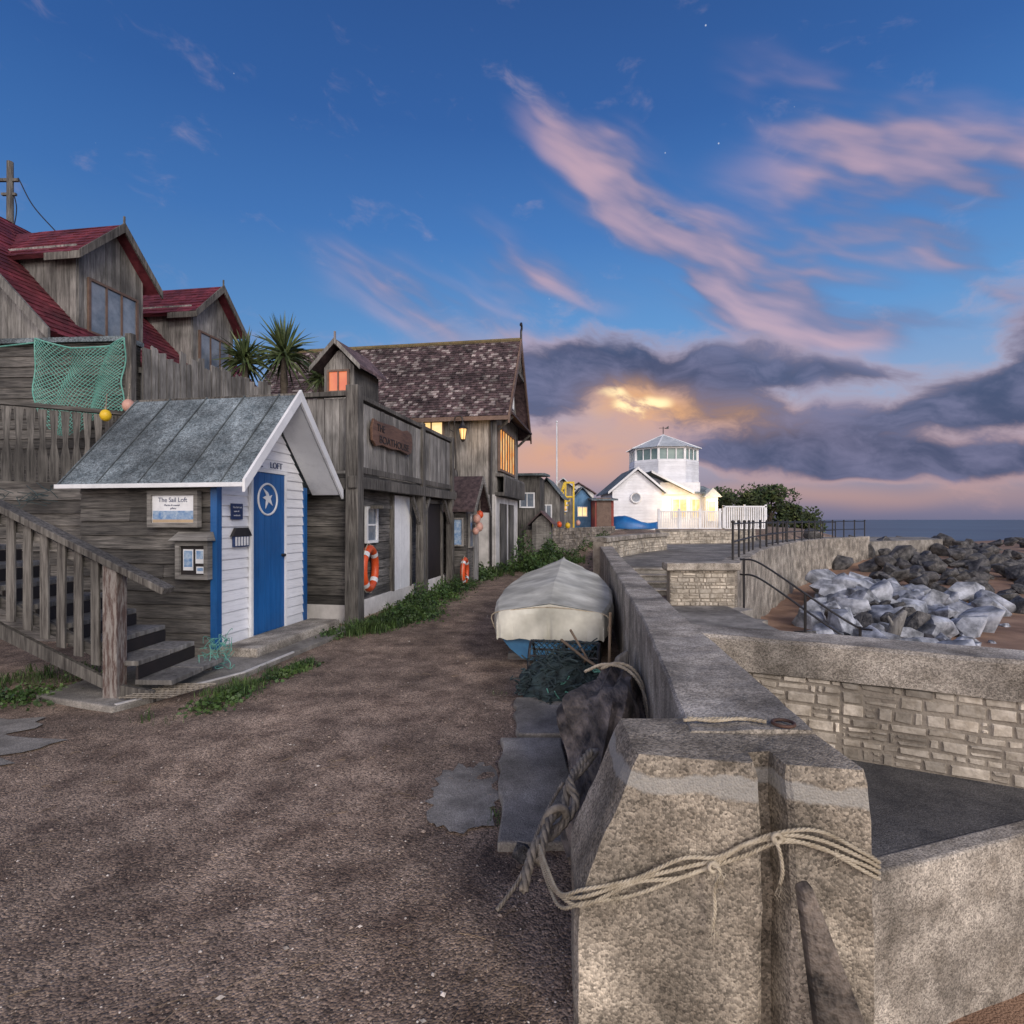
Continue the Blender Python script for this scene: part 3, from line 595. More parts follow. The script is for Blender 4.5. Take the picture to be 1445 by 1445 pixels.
for x0, z0, w_, h_, r_ in ((-.37, 1.02, .13, .24, .04), (-.21, 1.10, .11, .16, .05), (-.20, .985, .10, .08, .03)):
    b = MB(); b.box(x0, x0 + w_, -.078, -.0755, z0, z0 + h_); b.mk('poster', nb, 'white'); b = MB(); b.box(x0 + .012, x0 + w_ - .012, -.080, -.0783, z0 + r_, z0 + h_ - .015); b.mk('poster', nb, 'print')
b = MB(); b.box(.012, .03, .22, .42, 1.60, 1.79); bs = b.mk('sign', hut, 'navy', label='small blue sign beside the door')
text('The Sail Loft', bs, (.032, .235, 1.735), Y, Z, .032, 'white', .001); text('open all', bs, (.032, .255, 1.69), Y, Z, .03, 'white', .001); text('weekends', bs, (.032, .25, 1.64), Y, Z, .03, 'white', .001)
b = MB(); b.box(.012, .04, .25, .53, 1.27, 1.40); pq = b.mk('plaque', hut, 'navy', label='plaque shaped like a row of beach huts')
b = MB(); b.prism([(.012, .21, 1.40), (.012, .57, 1.40), (.012, .50, 1.50), (.012, .28, 1.50)], (.04, 0, 0)); b.mk('plaque_roof', pq, 'iron')
b = MB()
for k in range(5): b.box(.04, .048, .27 + k * .052, .295 + k * .052, 1.285, 1.39)
b.mk('plaque_stripes', pq, 'white')
b = MB(); b.box(-1.86, 0.03, -.02, 1.88, -.05, .125); b.mk('plinth', hut, 'conc2', bevel=.01)
ap = MB(); ap.prism([(-.55, -1.6, -.2), (.40, -1.75, -.2), (.80, -.6, -.2), (.78, 1.9, -.2), (-.1, 1.95, -.2), (-.1, -.1, -.2), (-.6, -.1, -.2)], (0, 0, .25))
a = ap.mk('pavement', None, 'conc2', bevel=.015); a.location = hut.location; a.rotation_euler = hut.rotation_euler; tag(a, 'concrete apron in front of the hut', 'pavement', kind='structure')
ap = MB(); ap.box(.04, .52, -.02, 1.92, -.1, .15)
a = ap.mk('doorstep', None, 'conc', bevel=.02); a.location = hut.location; a.rotation_euler = hut.rotation_euler; tag(a, 'worn concrete step below the blue door', 'step')
ap = MB(); ap.prism([(.37, -1.70, .0), (.40, -1.71, .0), (.795, -.6, .0), (.77, -.6, .0)], (0, 0, .059)); ap.prism([(.77, -.598, .0), (.795, -.598, .0), (.79, .3, .0), (.765, .3, .0)], (0, 0, .059))
a = ap.mk('kerb', None, 'render'); a.location = hut.location; a.rotation_euler = hut.rotation_euler; tag(a, 'white painted edge of the hut apron', 'kerb', kind='structure')
def patch(cx, cy, rx, ry_, z, m, label, name='path', n=60, seed=0):
    q = MB(); vs = []
    for i in range(n):
        t = 2 * math.pi * i / n; r_ = 1 + .35 * noise.noise(V((math.cos(t) * 1.5 + seed, math.sin(t) * 1.5, seed))) + .25 * noise.noise(V((math.cos(t) * 7 + seed, math.sin(t) * 7, seed)))
        sq = 1 / max(abs(math.cos(t)), abs(math.sin(t))) ** .7; vs.append((cx + math.cos(t) * rx * r_ * sq, cy + math.sin(t) * ry_ * r_ * sq, z))
    q.add(vs, [tuple(range(n))]); tag(q.mk(name, None, m, fixn=False), label, 'path', kind='structure')
patch(-4.6, 3.95, 1.15, .62, .012, 'conc2', 'grey concrete path beside the steps', seed=2)
patch(-.27, 3.3, .2, .34, .006, 'conc2', 'worn flush concrete patch in the gravel', seed=5)

# ------------------------------------------------------------------ wooden stairs
sta = thing('wooden_stairs', 'weathered timber steps with plank balustrade', 'stairs', (-3.49, 5.0, 0), -3)
b = MB(); b.box(-.065, .065, -.065, .065, 0, 1.22); b.mk('newel_post', sta, 'newel', bevel=.008)
b = MB(); b.beam((.50, -.02, .98), (-2.6, -.02, 2.47), .15, .06); b.mk('handrail', sta, 'wood_post', bevel=.008)
b = MB(); b.beam((-.02, .01, .36), (-2.6, .01, 1.62), .04, .09); b.beam((-.02, .015, 1.10), (-2.6, .015, 2.36), .035, .08)
b.mk('rail', sta, 'wood_dh')
b = MB()
for k in range(16):
    x = -.15 - k * .155; z0 = .34 - x * .48; q = R(-.006, .006); b.hexa([(x - .040 + q, -.045, z0 - .08), (x + .038 + q, -.045, z0 - .09), (x + .038 + q, -.02, z0 - .09), (x - .040 + q, -.02, z0 - .08), (x - .036 - q, -.045, z0 + .84), (x + .036 - q, -.045, z0 + .82), (x + .036 - q, -.02, z0 + .82), (x - .036 - q, -.02, z0 + .84)])
b.mk('baluster', sta, 'wood_post', bevel=.004, label='row of flat weathered boards')
for yy in (-.02, .86):
    b = MB(); b.prism([(.36, yy, .0), (.16, yy, .0), (-2.6, yy, 1.25), (-2.6, yy, 1.42), (.05, yy, .15), (.36, yy, .10)], (0, .04, 0)); b.mk('stringer', sta, 'wood_post')
for k in range(8):
    b = MB(); x = .50 - k * .31; z = .14 + k * .165; b.box(x - .34, x, .03, .47, z, z + .045); b.box(x - .335, x - .005, .48, .855, z + .002, z + .046); b.mk('tread', sta, 'wood_gv', bevel=.006)
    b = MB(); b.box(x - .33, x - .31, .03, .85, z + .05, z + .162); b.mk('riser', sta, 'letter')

te = thing('timber_terrace', 'dark timber terrace with plank front above the steps', 'terrace', (-5.2, 7.35, 0), -9)
b = MB(); clad_h(b, (0, 0, 0), X, -Y, 0, 2.0, .17, -5.5, 0.3, .035, split=.6); b.mk('front', te, 'wood_dh')
b = MB(); b.box(-5.5, .3, .01, 2.6, 2.0, 2.08); b.mk('deck', te, 'wood_dh')
b = MB()
p0 = V((-2.6, .25, 0)); p1 = V((-1.35, 1.55, 0)); d = (p1 - p0).normalized(); n_ = V((d.y, -d.x, 0))
for k in range(-6, 14):
    a = p0 + d * k * .135
    b.prism([a + Z * 2.1 + d * .01, a + Z * 2.1 + d * .11, a + Z * 2.5 + d * .125, a + Z * 2.75 + d * .085, a + Z * 3.25 + d * .115, a + Z * 3.25 + d * .0, a + Z * 2.75 + d * .03, a + Z * 2.5 - d * .005], n_ * .025)
b.mk('balustrade', te, 'wood_dv')
b = MB(); b.beam(p0 - d * .9 + Z * 3.3, p1 + d * .3 + Z * 3.3, .1, .06); b.beam(p0 - d * .9 + Z * 2.12, p1 + d * .3 + Z * 2.12, .06, .08); b.beam(p1 + d * .3 + Z * 2.05, p1 + d * .3 + Z * 3.35, .12, .12); b.mk('rail', te, 'wood_dh')
def floatb(x, y, z, r, m, label, nm='mooring_float', s_=1.15, hang=.25, grp='floats hung on the timber'):
    t = thing(nm, label, 'buoy', (x, y, z), group=grp); q = MB(); q.ball((0, 0, 0), r, r, r * s_); q.mk('ball', t, m, smooth=True)
    q = MB(); q.tube([(0, 0, r * s_ * .9), (0, 0, r * s_ + .04)], r * .2, 8); q.tube([(0, 0, r * s_), (0, .03, r * s_ + hang)], .008, 5); q.mk('rope', t, 'ropeg')
floatb(-6.25, 8.75, 3.20, .08, 'yellow', 'yellow mooring float on the terrace rail')
floatb(-6.0, 8.9, 3.38, .09, 'pink', 'pale pink mooring float on the terrace rail')
floatb(-5.75, 9.05, 3.1, .07, 'pink', 'small pale float on the terrace rail')

ex = thing('boarded_extension', 'dark horizontally boarded flat-roofed extension', 'building', (-6.25, 9.3, 0), -4)
b = MB(); b.box(-5, -.04, .02, .3, 0, 4.5); b.mk('body', ex, 'wood_dh')
b = MB(); clad_h(b, (0, 0, 0), X, -Y, 1.9, 4.5, .17, -5.0, 0.0, .035, split=.6); b.mk('wall', ex, 'wood_dh')
b = MB(); b.box(-5.1, .0, -.08, .33, 4.5, 4.58); b.mk('roof', ex, 'felt')
b = MB(); b.box(-.02, .09, -.08, .03, 2.0, 4.62); b.mk('corner_post', ex, 'wood_post')
nb_ = MB()
def netp(a, c):
    w = 1.62 - .25 * c; x = -1.55 + a * w + .12 * c + .03 * math.sin(c * 9); sag = .16 * math.sin(a * math.pi) * (1 - c)
    z = 4.56 - .06 * a - c * (1.38 + .22 * math.sin(a * 5)) - sag; y = -.10 - .09 * abs(math.sin(a * 8 + c * 2)) - .03 * math.sin(c * 11 + a * 7)
    return V((x, y, z))
for k in range(-22, 23):
    for sg_ in (1, -1):
        pts = []
        for i in range(36):
            c = i / 35; a_ = k / 22 + sg_ * c * 1.0 if sg_ > 0 else k / 22 + 1 - c
            if 0 <= a_ <= 1: pts.append(netp(a_, c))
            elif pts: break
        if len(pts) > 2: nb_.tube(pts, .0055, 3, False)
nb_.tube([netp(i / 30, 0) for i in range(31)], .016, 5); nb_.tube([netp(0, i / 30) for i in range(31)], .012, 5); nb_.tube([netp(1, i / 30) for i in range(31)], .012, 5)
nb_.tube([(-5, -.1, 4.45), (-3.2, -.1, 4.35), (-1.5, -.1, 4.5)], .012, 5)
o = nb_.mk('fishing_net', None, 'net', fixn=False); o.location = ex.location; o.rotation_euler = ex.rotation_euler; tag(o, 'green fishing net draped over the dark boards', 'net')
nb_ = MB()
for k in range(16):
    c = V((R(-6.6, -5.8), R(7.15, 7.25), R(1.85, 2.05))); nb_.tube(spline([c, c + V((R(-.2, .2), R(-.05, .05), R(-.15, .1))), c + V((R(-.3, .3), R(-.05, .05), R(-.2, .05)))], 4), .005, 3)
tag(nb_.mk('fishing_net', None, 'netd', fixn=False), 'tangled green net scrap on the terrace edge', 'net')

fe = thing('plank_fence', 'grey weathered upright plank fence with uneven tops', 'fence', (-6.18, 9.5, 2.0), -13.5)
b = MB()
s_ = 0
while s_ < 3.3:
    w_ = R(.11, .17); hh = 2.52 + R(-.12, .12); b.hexa([V((R(-.01, .01), s_, 0)), V((.03, s_, 0)), V((.03, s_ + w_ - .02, 0)), V((0, s_ + w_ - .02, 0)), V((0, s_, hh)), V((.03, s_, hh + R(-.03, .03))), V((.03, s_ + w_ - .02, hh + R(-.05, .05))), V((0, s_ + w_ - .02, hh))]); s_ += w_
b.mk('board', fe, 'wood_gv')
b = MB(); b.beam((-.05, 0, 2.1), (-.05, 3.3, 2.1), .04, .09); b.beam((-.05, 0, 1.1), (-.05, 3.3, 1.1), .04, .09); b.mk('rail', fe, 'wood_gv')

# ------------------------------------------------------------------ red roof house
rh = thing('red_roofed_house', 'grey boarded house with red roof and two dormers', 'house', (-8.0, 9.8, 0), -8.5)
EZ, RZ_, RX = 4.85, 7.95, -3.05; LEN = 7.2
b = MB(); b.box(-6.0, -.25, .25, LEN - .2, 0, 4.9); b.prism([(-.25, .25, 4.9), (-5.85, .25, 4.9), (RX, .25, 7.7)], (0, LEN - .5, 0)); b.mk('wall_core', rh, 'wood_gv')
b = MB(); kk = (RZ_ - EZ) / -RX
clad_v(b, (-.25, .22, 0), -X, -Y, 0, 5.5, .16, 2.5, lambda s: (EZ + s * kk + .12) if s < 2.8 else (EZ + 2.8 * kk - (s - 2.8) * kk + .1), .03); b.mk('gable_wall', rh, 'wood_gv')
sdn = V((-RX, 0, EZ - RZ_)).normalized(); nrm = V((RZ_ - EZ, 0, -RX)).normalized(); W_ = math.hypot(RX, RZ_ - EZ)
b = MB(); b.hexa([V((0, 0, EZ)), V((0, LEN, EZ)), V((RX, LEN, RZ_)), V((RX, 0, RZ_))] + [q - nrm * .08 for q in (V((0, 0, EZ)), V((0, LEN, EZ)), V((RX, LEN, RZ_)), V((RX, 0, RZ_)))])
b.hexa([V((2 * RX, 0, EZ)), V((2 * RX, LEN, EZ)), V((RX, LEN, RZ_)), V((RX, 0, RZ_)), V((2 * RX, 0, EZ - .1)), V((2 * RX, LEN, EZ - .1)), V((RX, LEN, RZ_ - .1)), V((RX, 0, RZ_ - .1))])
rr = b.mk('roof', rh, 'red')
b = MB(); tiles(b, (RX, 0, RZ_), Y, sdn, nrm, LEN, W_, .17, .16, .014); b.mk('roof_tiles', rr, 'red')
b = MB(); b.prism([(.03, -.03, EZ + .05), (.03, -.03, EZ - .15), (RX, -.03, RZ_ - .15), (RX, -.03, RZ_ + .05)], (0, .05, 0)); b.mk('bargeboard', rh, 'wood_gv')
def dormer(yc, wd=1.55):
    hw = wd / 2; fx = -.42; rz = 7.55; ez = 6.78; zb = EZ - fx * kk - .1
    bk = (rz - EZ) / kk
    b = MB(); P = [(fx, yc - hw, zb - .3), (fx, yc + hw, zb - .3), (fx, yc + hw, ez), (fx, yc, rz - .05), (fx, yc - hw, ez)]
    b.prism(P, (-1.9, 0, 0)); dm = b.mk('dormer', rh, 'wood_gv')
    b = MB(); clad_v(b, (fx, yc - hw, 0), Y, X, 0, wd, .13, zb - .05, lambda s: ez + (rz - .06 - ez) * (1 - abs(s - hw) / hw), .025)
    clad_v(b, (fx, yc - hw, 0), -X, -Y, 0, 1.7, .15, lambda s: zb - .1 + s * kk * .98, ez + .06, .025); b.mk('wall', dm, 'wood_gv')
    b = MB(); ov = .22; k2 = (rz - ez) / hw
    for sg_ in (-1, 1):
        e0 = V((fx + .28, yc + sg_ * (hw + ov), ez - ov * k2 + .03)); r0 = V((fx + .28, yc, rz + .03)); r1 = V((-bk - .1, yc, rz + .03)); e1 = V((-(ez - ov * k2 - EZ) / kk - .05, yc + sg_ * (hw + ov), ez - ov * k2 + .03))
        n2 = V((0, sg_ * (rz - ez), hw)).normalized()
        b.hexa([e0 - n2 * .07, r0 - n2 * .07, r1 - n2 * .07, e1 - n2 * .07, e0, r0, r1, e1])
    b.mk('roof', dm, 'red')
    b = MB(); sl = V((0, -1, -k2)).normalized(); tiles(b, (fx + .28, yc, rz + .03), -X, sl, V((0, -k2, 1)).normalized(), 2.0, math.hypot(hw + ov, (hw + ov) * k2), .17, .16, .012); b.mk('roof_tiles', dm, 'red')
    b = MB()
    for sg_ in (-1, 1):
        b.prism([(fx + .28, yc, rz + .07), (fx + .28, yc + sg_ * (hw + ov + .02), ez - ov * k2 + .06), (fx + .28, yc + sg_ * (hw + ov + .02), ez - ov * k2 - .1), (fx + .28, yc, rz - .12)], (.035 if sg_ < 0 else .037, 0, 0))
    b.beam((fx + .29, yc, rz - .1), (fx + .29, yc, rz + .2), .03, .03); b.beam((fx + .29, yc - hw - ov, ez - ov * k2 - .03), (-.9, yc - hw - ov, ez - ov * k2 - .03), .03, .14); b.mk('bargeboard', dm, 'wood_post')
    window(dm, (fx + .03, yc - .55, zb + .08), Y, X, 1.1, .98, 3, 1, 'brown')
dormer(1.75); dormer(4.85)
up = thing('utility_pole', 'wooden utility pole with crossarm and wires', 'utility pole', (-12.35, 14, 0))
b = MB(); b.tube([(0, 0, 0), (0, 0, 10.4)], [.11, .07], 10); b.mk('pole', up, 'wood_post', smooth=True)
b = MB(); b.beam((-.35, 0, 9.95), (.2, 0, 9.95), .06, .07); b.beam((-.2, 0, 9.6), (.15, 0, 9.6), .06, .06); b.mk('crossarm', up, 'wood_post')
b = MB(); b.tube(spline([(.2, 0, 10.0), (.9, -.4, 9.1), (2.0, -1, 8.1)], 8), .014, 5); b.tube(spline([(.1, 0, 9.6), (.5, -.4, 8.9), (.8, -1, 7.6)], 8), .012, 5); b.tube([(-.4, 0, 9.95), (-3, -1, 9.8)], .012, 5); b.mk('wire', up, 'iron')

# ------------------------------------------------------------------ boathouse annex
an = thing('boathouse_annex', 'weathered timber annex with roof terrace and posts', 'building', (-2.38, 8.6, 0), -10.5)
b = MB(); b.box(-5.2, -.24, .16, 5.3, 0, 2.1); b.box(-.8, -.24, 5.3, 8.5, 0, 2.1); b.mk('wall_core', an, 'wood_dh')
b = MB(); clad_h(b, (0, .15, 0), X, -Y, .28, 2.1, .155, -4.5, -.18, .032, split=.3); b.mk('side_wall', an, 'wood_dh')
b = MB(); clad_h(b, (-.23, 0, 0), Y, X, .28, 2.1, .155, .13, 5.3, .032, split=.8); b.mk('front_wall', an, 'wood_dh')
b = MB(); b.box(-4.5, -.16, .10, .3, -.1, .28); b.box(-.3, -.155, .31, 5.3, -.1, .285); b.mk('plinth', an, 'render', bevel=.01)
b = MB(); b.box(-5.2, .02, -.0, 8.5, 2.22, 2.30); b.mk('deck', an, 'wood_dh')
b = MB(); b.beam((-4.6, 0.0, 2.14), (.1, 0.0, 2.14), .12, .17); b.mk('beam', an, 'wood_post', bevel=.01); b = MB(); b.beam((.03, -.15, 2.16), (.03, 5.25, 2.16), .13, .18); b.mk('beam', an, 'wood_post', bevel=.01)
for yy, tz in ((0, 3.62), (2.95, 3.55), (5.0, 3.55)):
    b = MB(); q = .11 if yy == 0 else .085
    b.hexa([(-q, yy - q, 0), (q, yy - q, 0), (q, yy + q, 0), (-q, yy + q, 0), (-q * .9, yy - q * .9, tz), (q * .9, yy - q * .9, tz), (q * .9, yy + q * .9, tz), (-q * .9, yy + q * .9, tz)])
    b.mk('post', an, 'wood_post', bevel=.012)
    if yy:
        for sg_ in (-1, 1): b = MB(); b.beam((.0, yy + sg_ * .5, 2.05), (.0, yy + sg_ * .04, 1.5), .06, .08); b.mk('brace', an, 'wood_post')
b = MB(); clad_v(b, (0, .02, 0), -X, -Y, .12, 4.5, .14, 2.34, 3.44, .022, .012); b.mk('balustrade', an, 'wood_gv'); b = MB(); clad_v(b, (.0, 0, 0), Y, X, .12, 4.95, .13, 2.34, lambda s: 3.40, .022, .012, .006); b.mk('balustrade', an, 'wood_gv')
b = MB(); b.beam((-4.5, 0, 3.5), (.0, 0, 3.5), .12, .07); b.beam((0, .1, 3.48), (0, 5.0, 3.46), .12, .07); b.beam((.035, .1, 2.36), (.035, 5, 2.36), .04, .1); b.beam((0, 5.0, 3.46), (-1.5, 8.0, 3.46), .1, .07); b.mk('rail', an, 'wood_post', bevel=.006)
b = MB(); clad_v(b, (-.19, 1.92, 0), Y, X, 0, .83, .14, .28, 2.05, .03, .004, .002); dr = b.mk('door', an, 'white', label='white plank door')
b = MB(); b.box(-.22, -.14, 1.86, 1.918, .28, 2.1); b.box(-.22, -.14, 2.752, 2.81, .28, 2.1); b.mk('frame', dr, 'wood_post')
b = MB(); b.box(-.19, -.16, 3.75, 4.75, .05, 1.95); dr = b.mk('door', an, 'letter', label='near-black panel painted as the shade in an open doorway')  # flat panel, its black colour stands in for shade inside the opening
b = MB(); b.box(-.2, -.12, 3.67, 3.75, .05, 2.03); b.box(-.2, -.12, 4.75, 4.83, .05, 2.03); b.box(-.2, -.12, 3.67, 4.83, 1.952, 2.032); b.mk('frame', dr, 'wood_post')
window(an, (-.195, .80, 1.25), Y, X, .36, .52, 1, 2, 'white', 'glass', .045)
b = MB(); b.box(-.1, .12, .78, 1.16, 1.78, 1.83); b.mk('window_hood', an, 'wood_post')
sgn = thing('name_sign', 'carved brown driftwood sign hanging on the balustrade', 'sign', (-2.38, 8.6, 0), -10.5)
b = MB(); outl = [(.42, 2.86), (.40, 3.05), (.47, 3.21), (.62, 3.19), (.9, 3.20), (1.3, 3.22), (1.7, 3.19), (1.95, 3.24), (2.15, 3.2), (2.2, 3.02), (2.14, 2.84), (1.95, 2.79), (1.6, 2.83), (1.2, 2.80), (.8, 2.82), (.55, 2.78)]
b.prism([(.06, y, z) for y, z in outl], (.045, 0, 0)); b.mk('board', sgn, 'signw', bevel=.01)
text('THE', sgn, (.107, .58, 3.03), Y, Z, .17, 'letter', .006); text('BOATHOUSE', sgn, (.107, .66, 2.85), Y, Z, .175, 'letter', .006, sx=1.3)

def lifebuoy(loc, r, rz, label):
    t = thing('lifebuoy', label, 'lifebuoy', loc, rz, 'orange lifebuoys on the walls'); q = MB(); q.torus((0, 0, 0), Y, Z, r, r * .2, 40, 12); q.mk('ring', t, 'orange', smooth=True)
    for k in range(4):
        q = MB(); a = math.pi / 4 + k * math.pi / 2; c = V((0, math.cos(a) * r, math.sin(a) * r)); tg = V((0, -math.sin(a), math.cos(a))); q.tube([c - tg * r * .13, c + tg * r * .13], r * .215, 14, False); q.mk('band', t, 'white', smooth=True)
    q = MB(); q.tube([(0, math.cos(k / 40 * 2 * math.pi) * r * 1.25, math.sin(k / 40 * 2 * math.pi) * r * (1.25 + .05 * math.sin(k * .628 * 2))) for k in range(41)], .008, 5); q.mk('grab_line', t, 'rope')
lifebuoy((-2.33, 9.3, .80), .32, -3, 'orange lifebuoy hung on the dark board wall')
lifebuoy((-1.10, 13.25, .40), .27, -6, 'orange lifebuoy leaning by the timber porch')

lo = thing('gabled_lookout', 'tiny gabled timber lookout with orange lit window', 'shed', (-4.15, 12.6, 2.3), -12)
b = MB(); b.prism([(0, 0, 0), (.72, 0, 0), (.72, 0, 2.65), (.36, 0, 3.05), (0, 0, 2.65)], (0, 1.2, 0)); b.mk('body', lo, 'wood_dv')
b = MB(); clad_v(b, (0, 0, 0), X, -Y, 0, .72, .11, 0, lambda s: 2.65 + .4 * (1 - abs(s - .36) / .36), .02); b.mk('wall', lo, 'wood_gv')
b = MB()
for sg_ in (-1, 1):
    a0 = V((.36, -.22, 3.16)); a1 = V((.36 + sg_ * .56, -.22, 2.58)); b.hexa([a0, a1, a1 + Y * 1.6, a0 + Y * 1.6, a0 + Z * .06, a1 + Z * .06, a1 + Y * 1.6 + Z * .06, a0 + Y * 1.6 + Z * .06])
b.beam((.36, -.2, 3.1), (.36, -.2, 3.38), .035, .035); b.mk('roof', lo, 'tile')
b = MB()
for sg_ in (-1, 1): b.prism([(.36, -.24, 3.24), (.36 + sg_ * .6, -.24, 2.63), (.36 + sg_ * .6, -.24, 2.52), (.36, -.24, 3.12)], (0, .02 + .002 * sg_, 0))
b.mk('bargeboard', lo, 'wood_gv')
window(lo, (.14, -.03, 2.12), X, -Y, .44, .42, 2, 1, 'brown', 'curt', .045)

# ------------------------------------------------------------------ main boathouse
bh = thing('boathouse', 'tall boathouse with mossy tiled roof and lit windows', 'house', (-.50, 17.2, 0), -9.7)
GW = 4.1; RIDGE = 7.5; EV = 4.95
b = MB(); b.box(-8.2, -.05, .03, GW, 0, EV); b.prism([(-8.2, .03, EV - .02), (-8.2, GW, EV - .02), (-8.2, GW / 2, RIDGE - .25)], (8.15, 0, 0)); b.mk('wall_core', bh, 'wood_dv')
b = MB(); clad_v(b, (0, 0, 0), -X, -Y, 0, 8.2, .17, 2.35, EV + .05, .03)
clad_v(b, (-.02, 0, 0), Y, X, 0, GW, .17, 2.35, lambda s: EV + (RIDGE - .2 - EV) * (1 - abs(s - GW / 2) / (GW / 2)), .05); b.mk('upper_wall', bh, 'wood_gv')
b = MB(); b.box(-3.2, -.01, -.06, .02, 0, 2.35); b.box(-.04, .02, -.06, GW, 0, 2.3); b.mk('lower_wall', bh, 'render')
ovy = .32; kz = (RIDGE - EV) / (GW / 2)
e0z = EV - ovy * kz + .12; rz0 = RIDGE + .12
b = MB()
pe = V((-8.4, -ovy, e0z)); pr_ = V((-8.4, GW / 2, rz0)); n2 = V((0, -(rz0 - e0z), GW / 2 + ovy)).normalized(); b.hexa([pe - n2 * .08, pe - n2 * .08 + X * 8.85, pr_ - n2 * .08 + X * 8.85, pr_ - n2 * .08, pe, pe + X * 8.85, pr_ + X * 8.85, pr_])
pe2 = V((-8.4, GW + ovy, e0z)); b.hexa([pe2 - Z * .1, pe2 - Z * .1 + X * 8.85, pr_ - Z * .1 + X * 8.85, pr_ - Z * .1, pe2, pe2 + X * 8.85, pr_ + X * 8.85, pr_])
rf = b.mk('roof', bh, 'tile')
b = MB(); sd = (pe - pr_).normalized(); tiles(b, pr_, X, sd, n2, 8.85, (pe - pr_).length, .13, .115, .02); b.mk('roof_tiles', rf, 'tile')
b = MB(); b.tube([pr_ + Z * .02, pr_ + X * 8.85 + Z * .02], .08, 8); b.mk('ridge_tile', rf, mat('mossy_ridge', (.12, .10, .05), (.2, .15, .07), 5, .9, .5, 20))
for sg_ in (0, 1):
    b = MB(); ye = -ovy - .05 if sg_ == 0 else GW + ovy + .05
    b.prism([(.45, ye, e0z + .03), (.45, ye, e0z - .22), (.45, GW / 2, rz0 - .28), (.45, GW / 2, rz0 + .08)], (.05 if sg_ else .052, 0, 0)); b.mk('bargeboard', bh, 'brown')
b = MB(); b.beam((.43, GW / 2 - .75, 6.45), (.43, GW / 2 + .75, 6.45), .05, .12); b.beam((.43, GW / 2, 6.4), (.43, GW / 2, 7.4), .06, .09); b.beam((.43, GW / 2 - .5, 6.5), (.43, GW / 2, 6.95), .04, .07); b.beam((.43, GW / 2 + .5, 6.5), (.43, GW / 2, 6.95), .04, .07); b.mk('gable_truss', bh, 'wood_post')
for sg_ in (.12, GW - .12): b = MB(); b.beam((.05, sg_, 4.3), (.5, sg_, 4.72), .07, .08); b.mk('bracket', bh, 'wood_post')
b = MB(); b.beam((-8.4, -ovy - .02, e0z - .06), (.45, -ovy - .02, e0z - .06), .05, .12); b.mk('eaves_board', bh, 'brown')
b = MB(); b.tube(spline([(.47, GW / 2, rz0), (.47, GW / 2, rz0 + .3), (.47, GW / 2 + .12, rz0 + .45), (.47, GW / 2 + .02, rz0 + .58), (.47, GW / 2 - .12, rz0 + .48)], 6), .04, 6); b.mk('finial', bh, 'iron')
window(bh, (.04, .2, 3.15), Y, X, 2.7, 1.25, 6, 1, 'brown', 'lit', .07, dep=.08)
window(bh, (.04, 1.35, 5.45), Y, X, 1.3, .8, 2, 1, 'white', 'glass', .06, dep=.08)
b = MB(); b.hexa([(.02, -.1, 5.0), (.55, -.1, 4.75), (.55, GW + .1, 4.75), (.02, GW + .1, 5.0), (.02, -.1, 5.2), (.55, -.1, 4.82), (.55, GW + .1, 4.82), (.02, GW + .1, 5.2)]); b.mk('canopy', bh, 'tile')
b = MB(); b.box(-.0, .28, -.05, GW + .1, 2.32, 2.42); b.hexa([(.0, -.05, 2.9), (.28, -.05, 2.9), (.28, GW, 2.9), (0, GW, 2.9), (.0, -.05, 3.0), (.26, -.05, 2.98), (.26, GW, 2.98), (0, GW, 3.0)])
clad_v(b, (.26, 0, 0), Y, X, -.05, GW + .1, .15, 2.42, 2.9, .02); b.mk('jetty', bh, 'wood_dv')
window(bh, (-2.35, -.035, 3.95), X, -Y, .7, .62, 2, 1, 'brown', 'lity', .06)
b = MB(); clad_v(b, (.025, .55, 0), Y, X, 0, 1.1, .15, .1, 2.1, .03); b.mk('door', bh, 'wood_dv')
b = MB(); clad_v(b, (.025, 2.1, 0), Y, X, 0, .95, .15, .1, 2.1, .03); b.mk('door', bh, 'wood_dv')
b = MB(); b.tube([(-.12, -.09, 0.0), (-.12, -.09, 4.6)], .04, 8); b.mk('drainpipe', bh, 'iron')
la = thing('wall_lantern', 'black iron lantern on a curled bracket, lit', 'lantern', (-1.66, 17.1, 0), -9.7)
b = MB(); b.tube(spline([(0, -.05, 2.6), (0, -.12, 3.5), (-.02, -.15, 4.3), (.0, -.2, 4.62), (.18, -.2, 4.66), (.24, -.2, 4.5)], 8), .022, 6); b.tube(spline([(-.02, -.15, 4.2), (-.18, -.15, 4.3), (-.2, -.15, 4.5), (-.1, -.15, 4.55)], 6), .016, 5); b.ball((0, -.2, 2.9), .09, .06, .22); b.mk('bracket', la, 'iron', smooth=True)
b = MB(); b.tube([(.24, -.2, 3.98), (.24, -.2, 4.28)], [.06, .11], 6); b.mk('lamp_glass', la, 'bulb')
b = MB(); b.tube([(.24, -.2, 4.285), (.24, -.2, 4.38), (.24, -.2, 4.5)], [.16, .08, .02], 6); b.tube([(.24, -.2, 3.9), (.24, -.2, 3.975)], [.03, .08], 6)
for k in range(6): a = k * math.pi / 3; b.tube([(.24 + .068 * math.cos(a), -.2 + .068 * math.sin(a), 3.97), (.24 + .12 * math.cos(a), -.2 + .12 * math.sin(a), 4.29)], .009, 4)
b.mk('lamp_cap', la, 'iron')
pl = bpy.data.lights.new('lantern_light', 'POINT'); pl.energy = 9; pl.color = (1, .6, .25); pl.shadow_soft_size = .12
po = bpy.data.objects.new('lantern_light', pl); COL.objects.link(po); po.location = (-1.42, 16.6, 4.1)

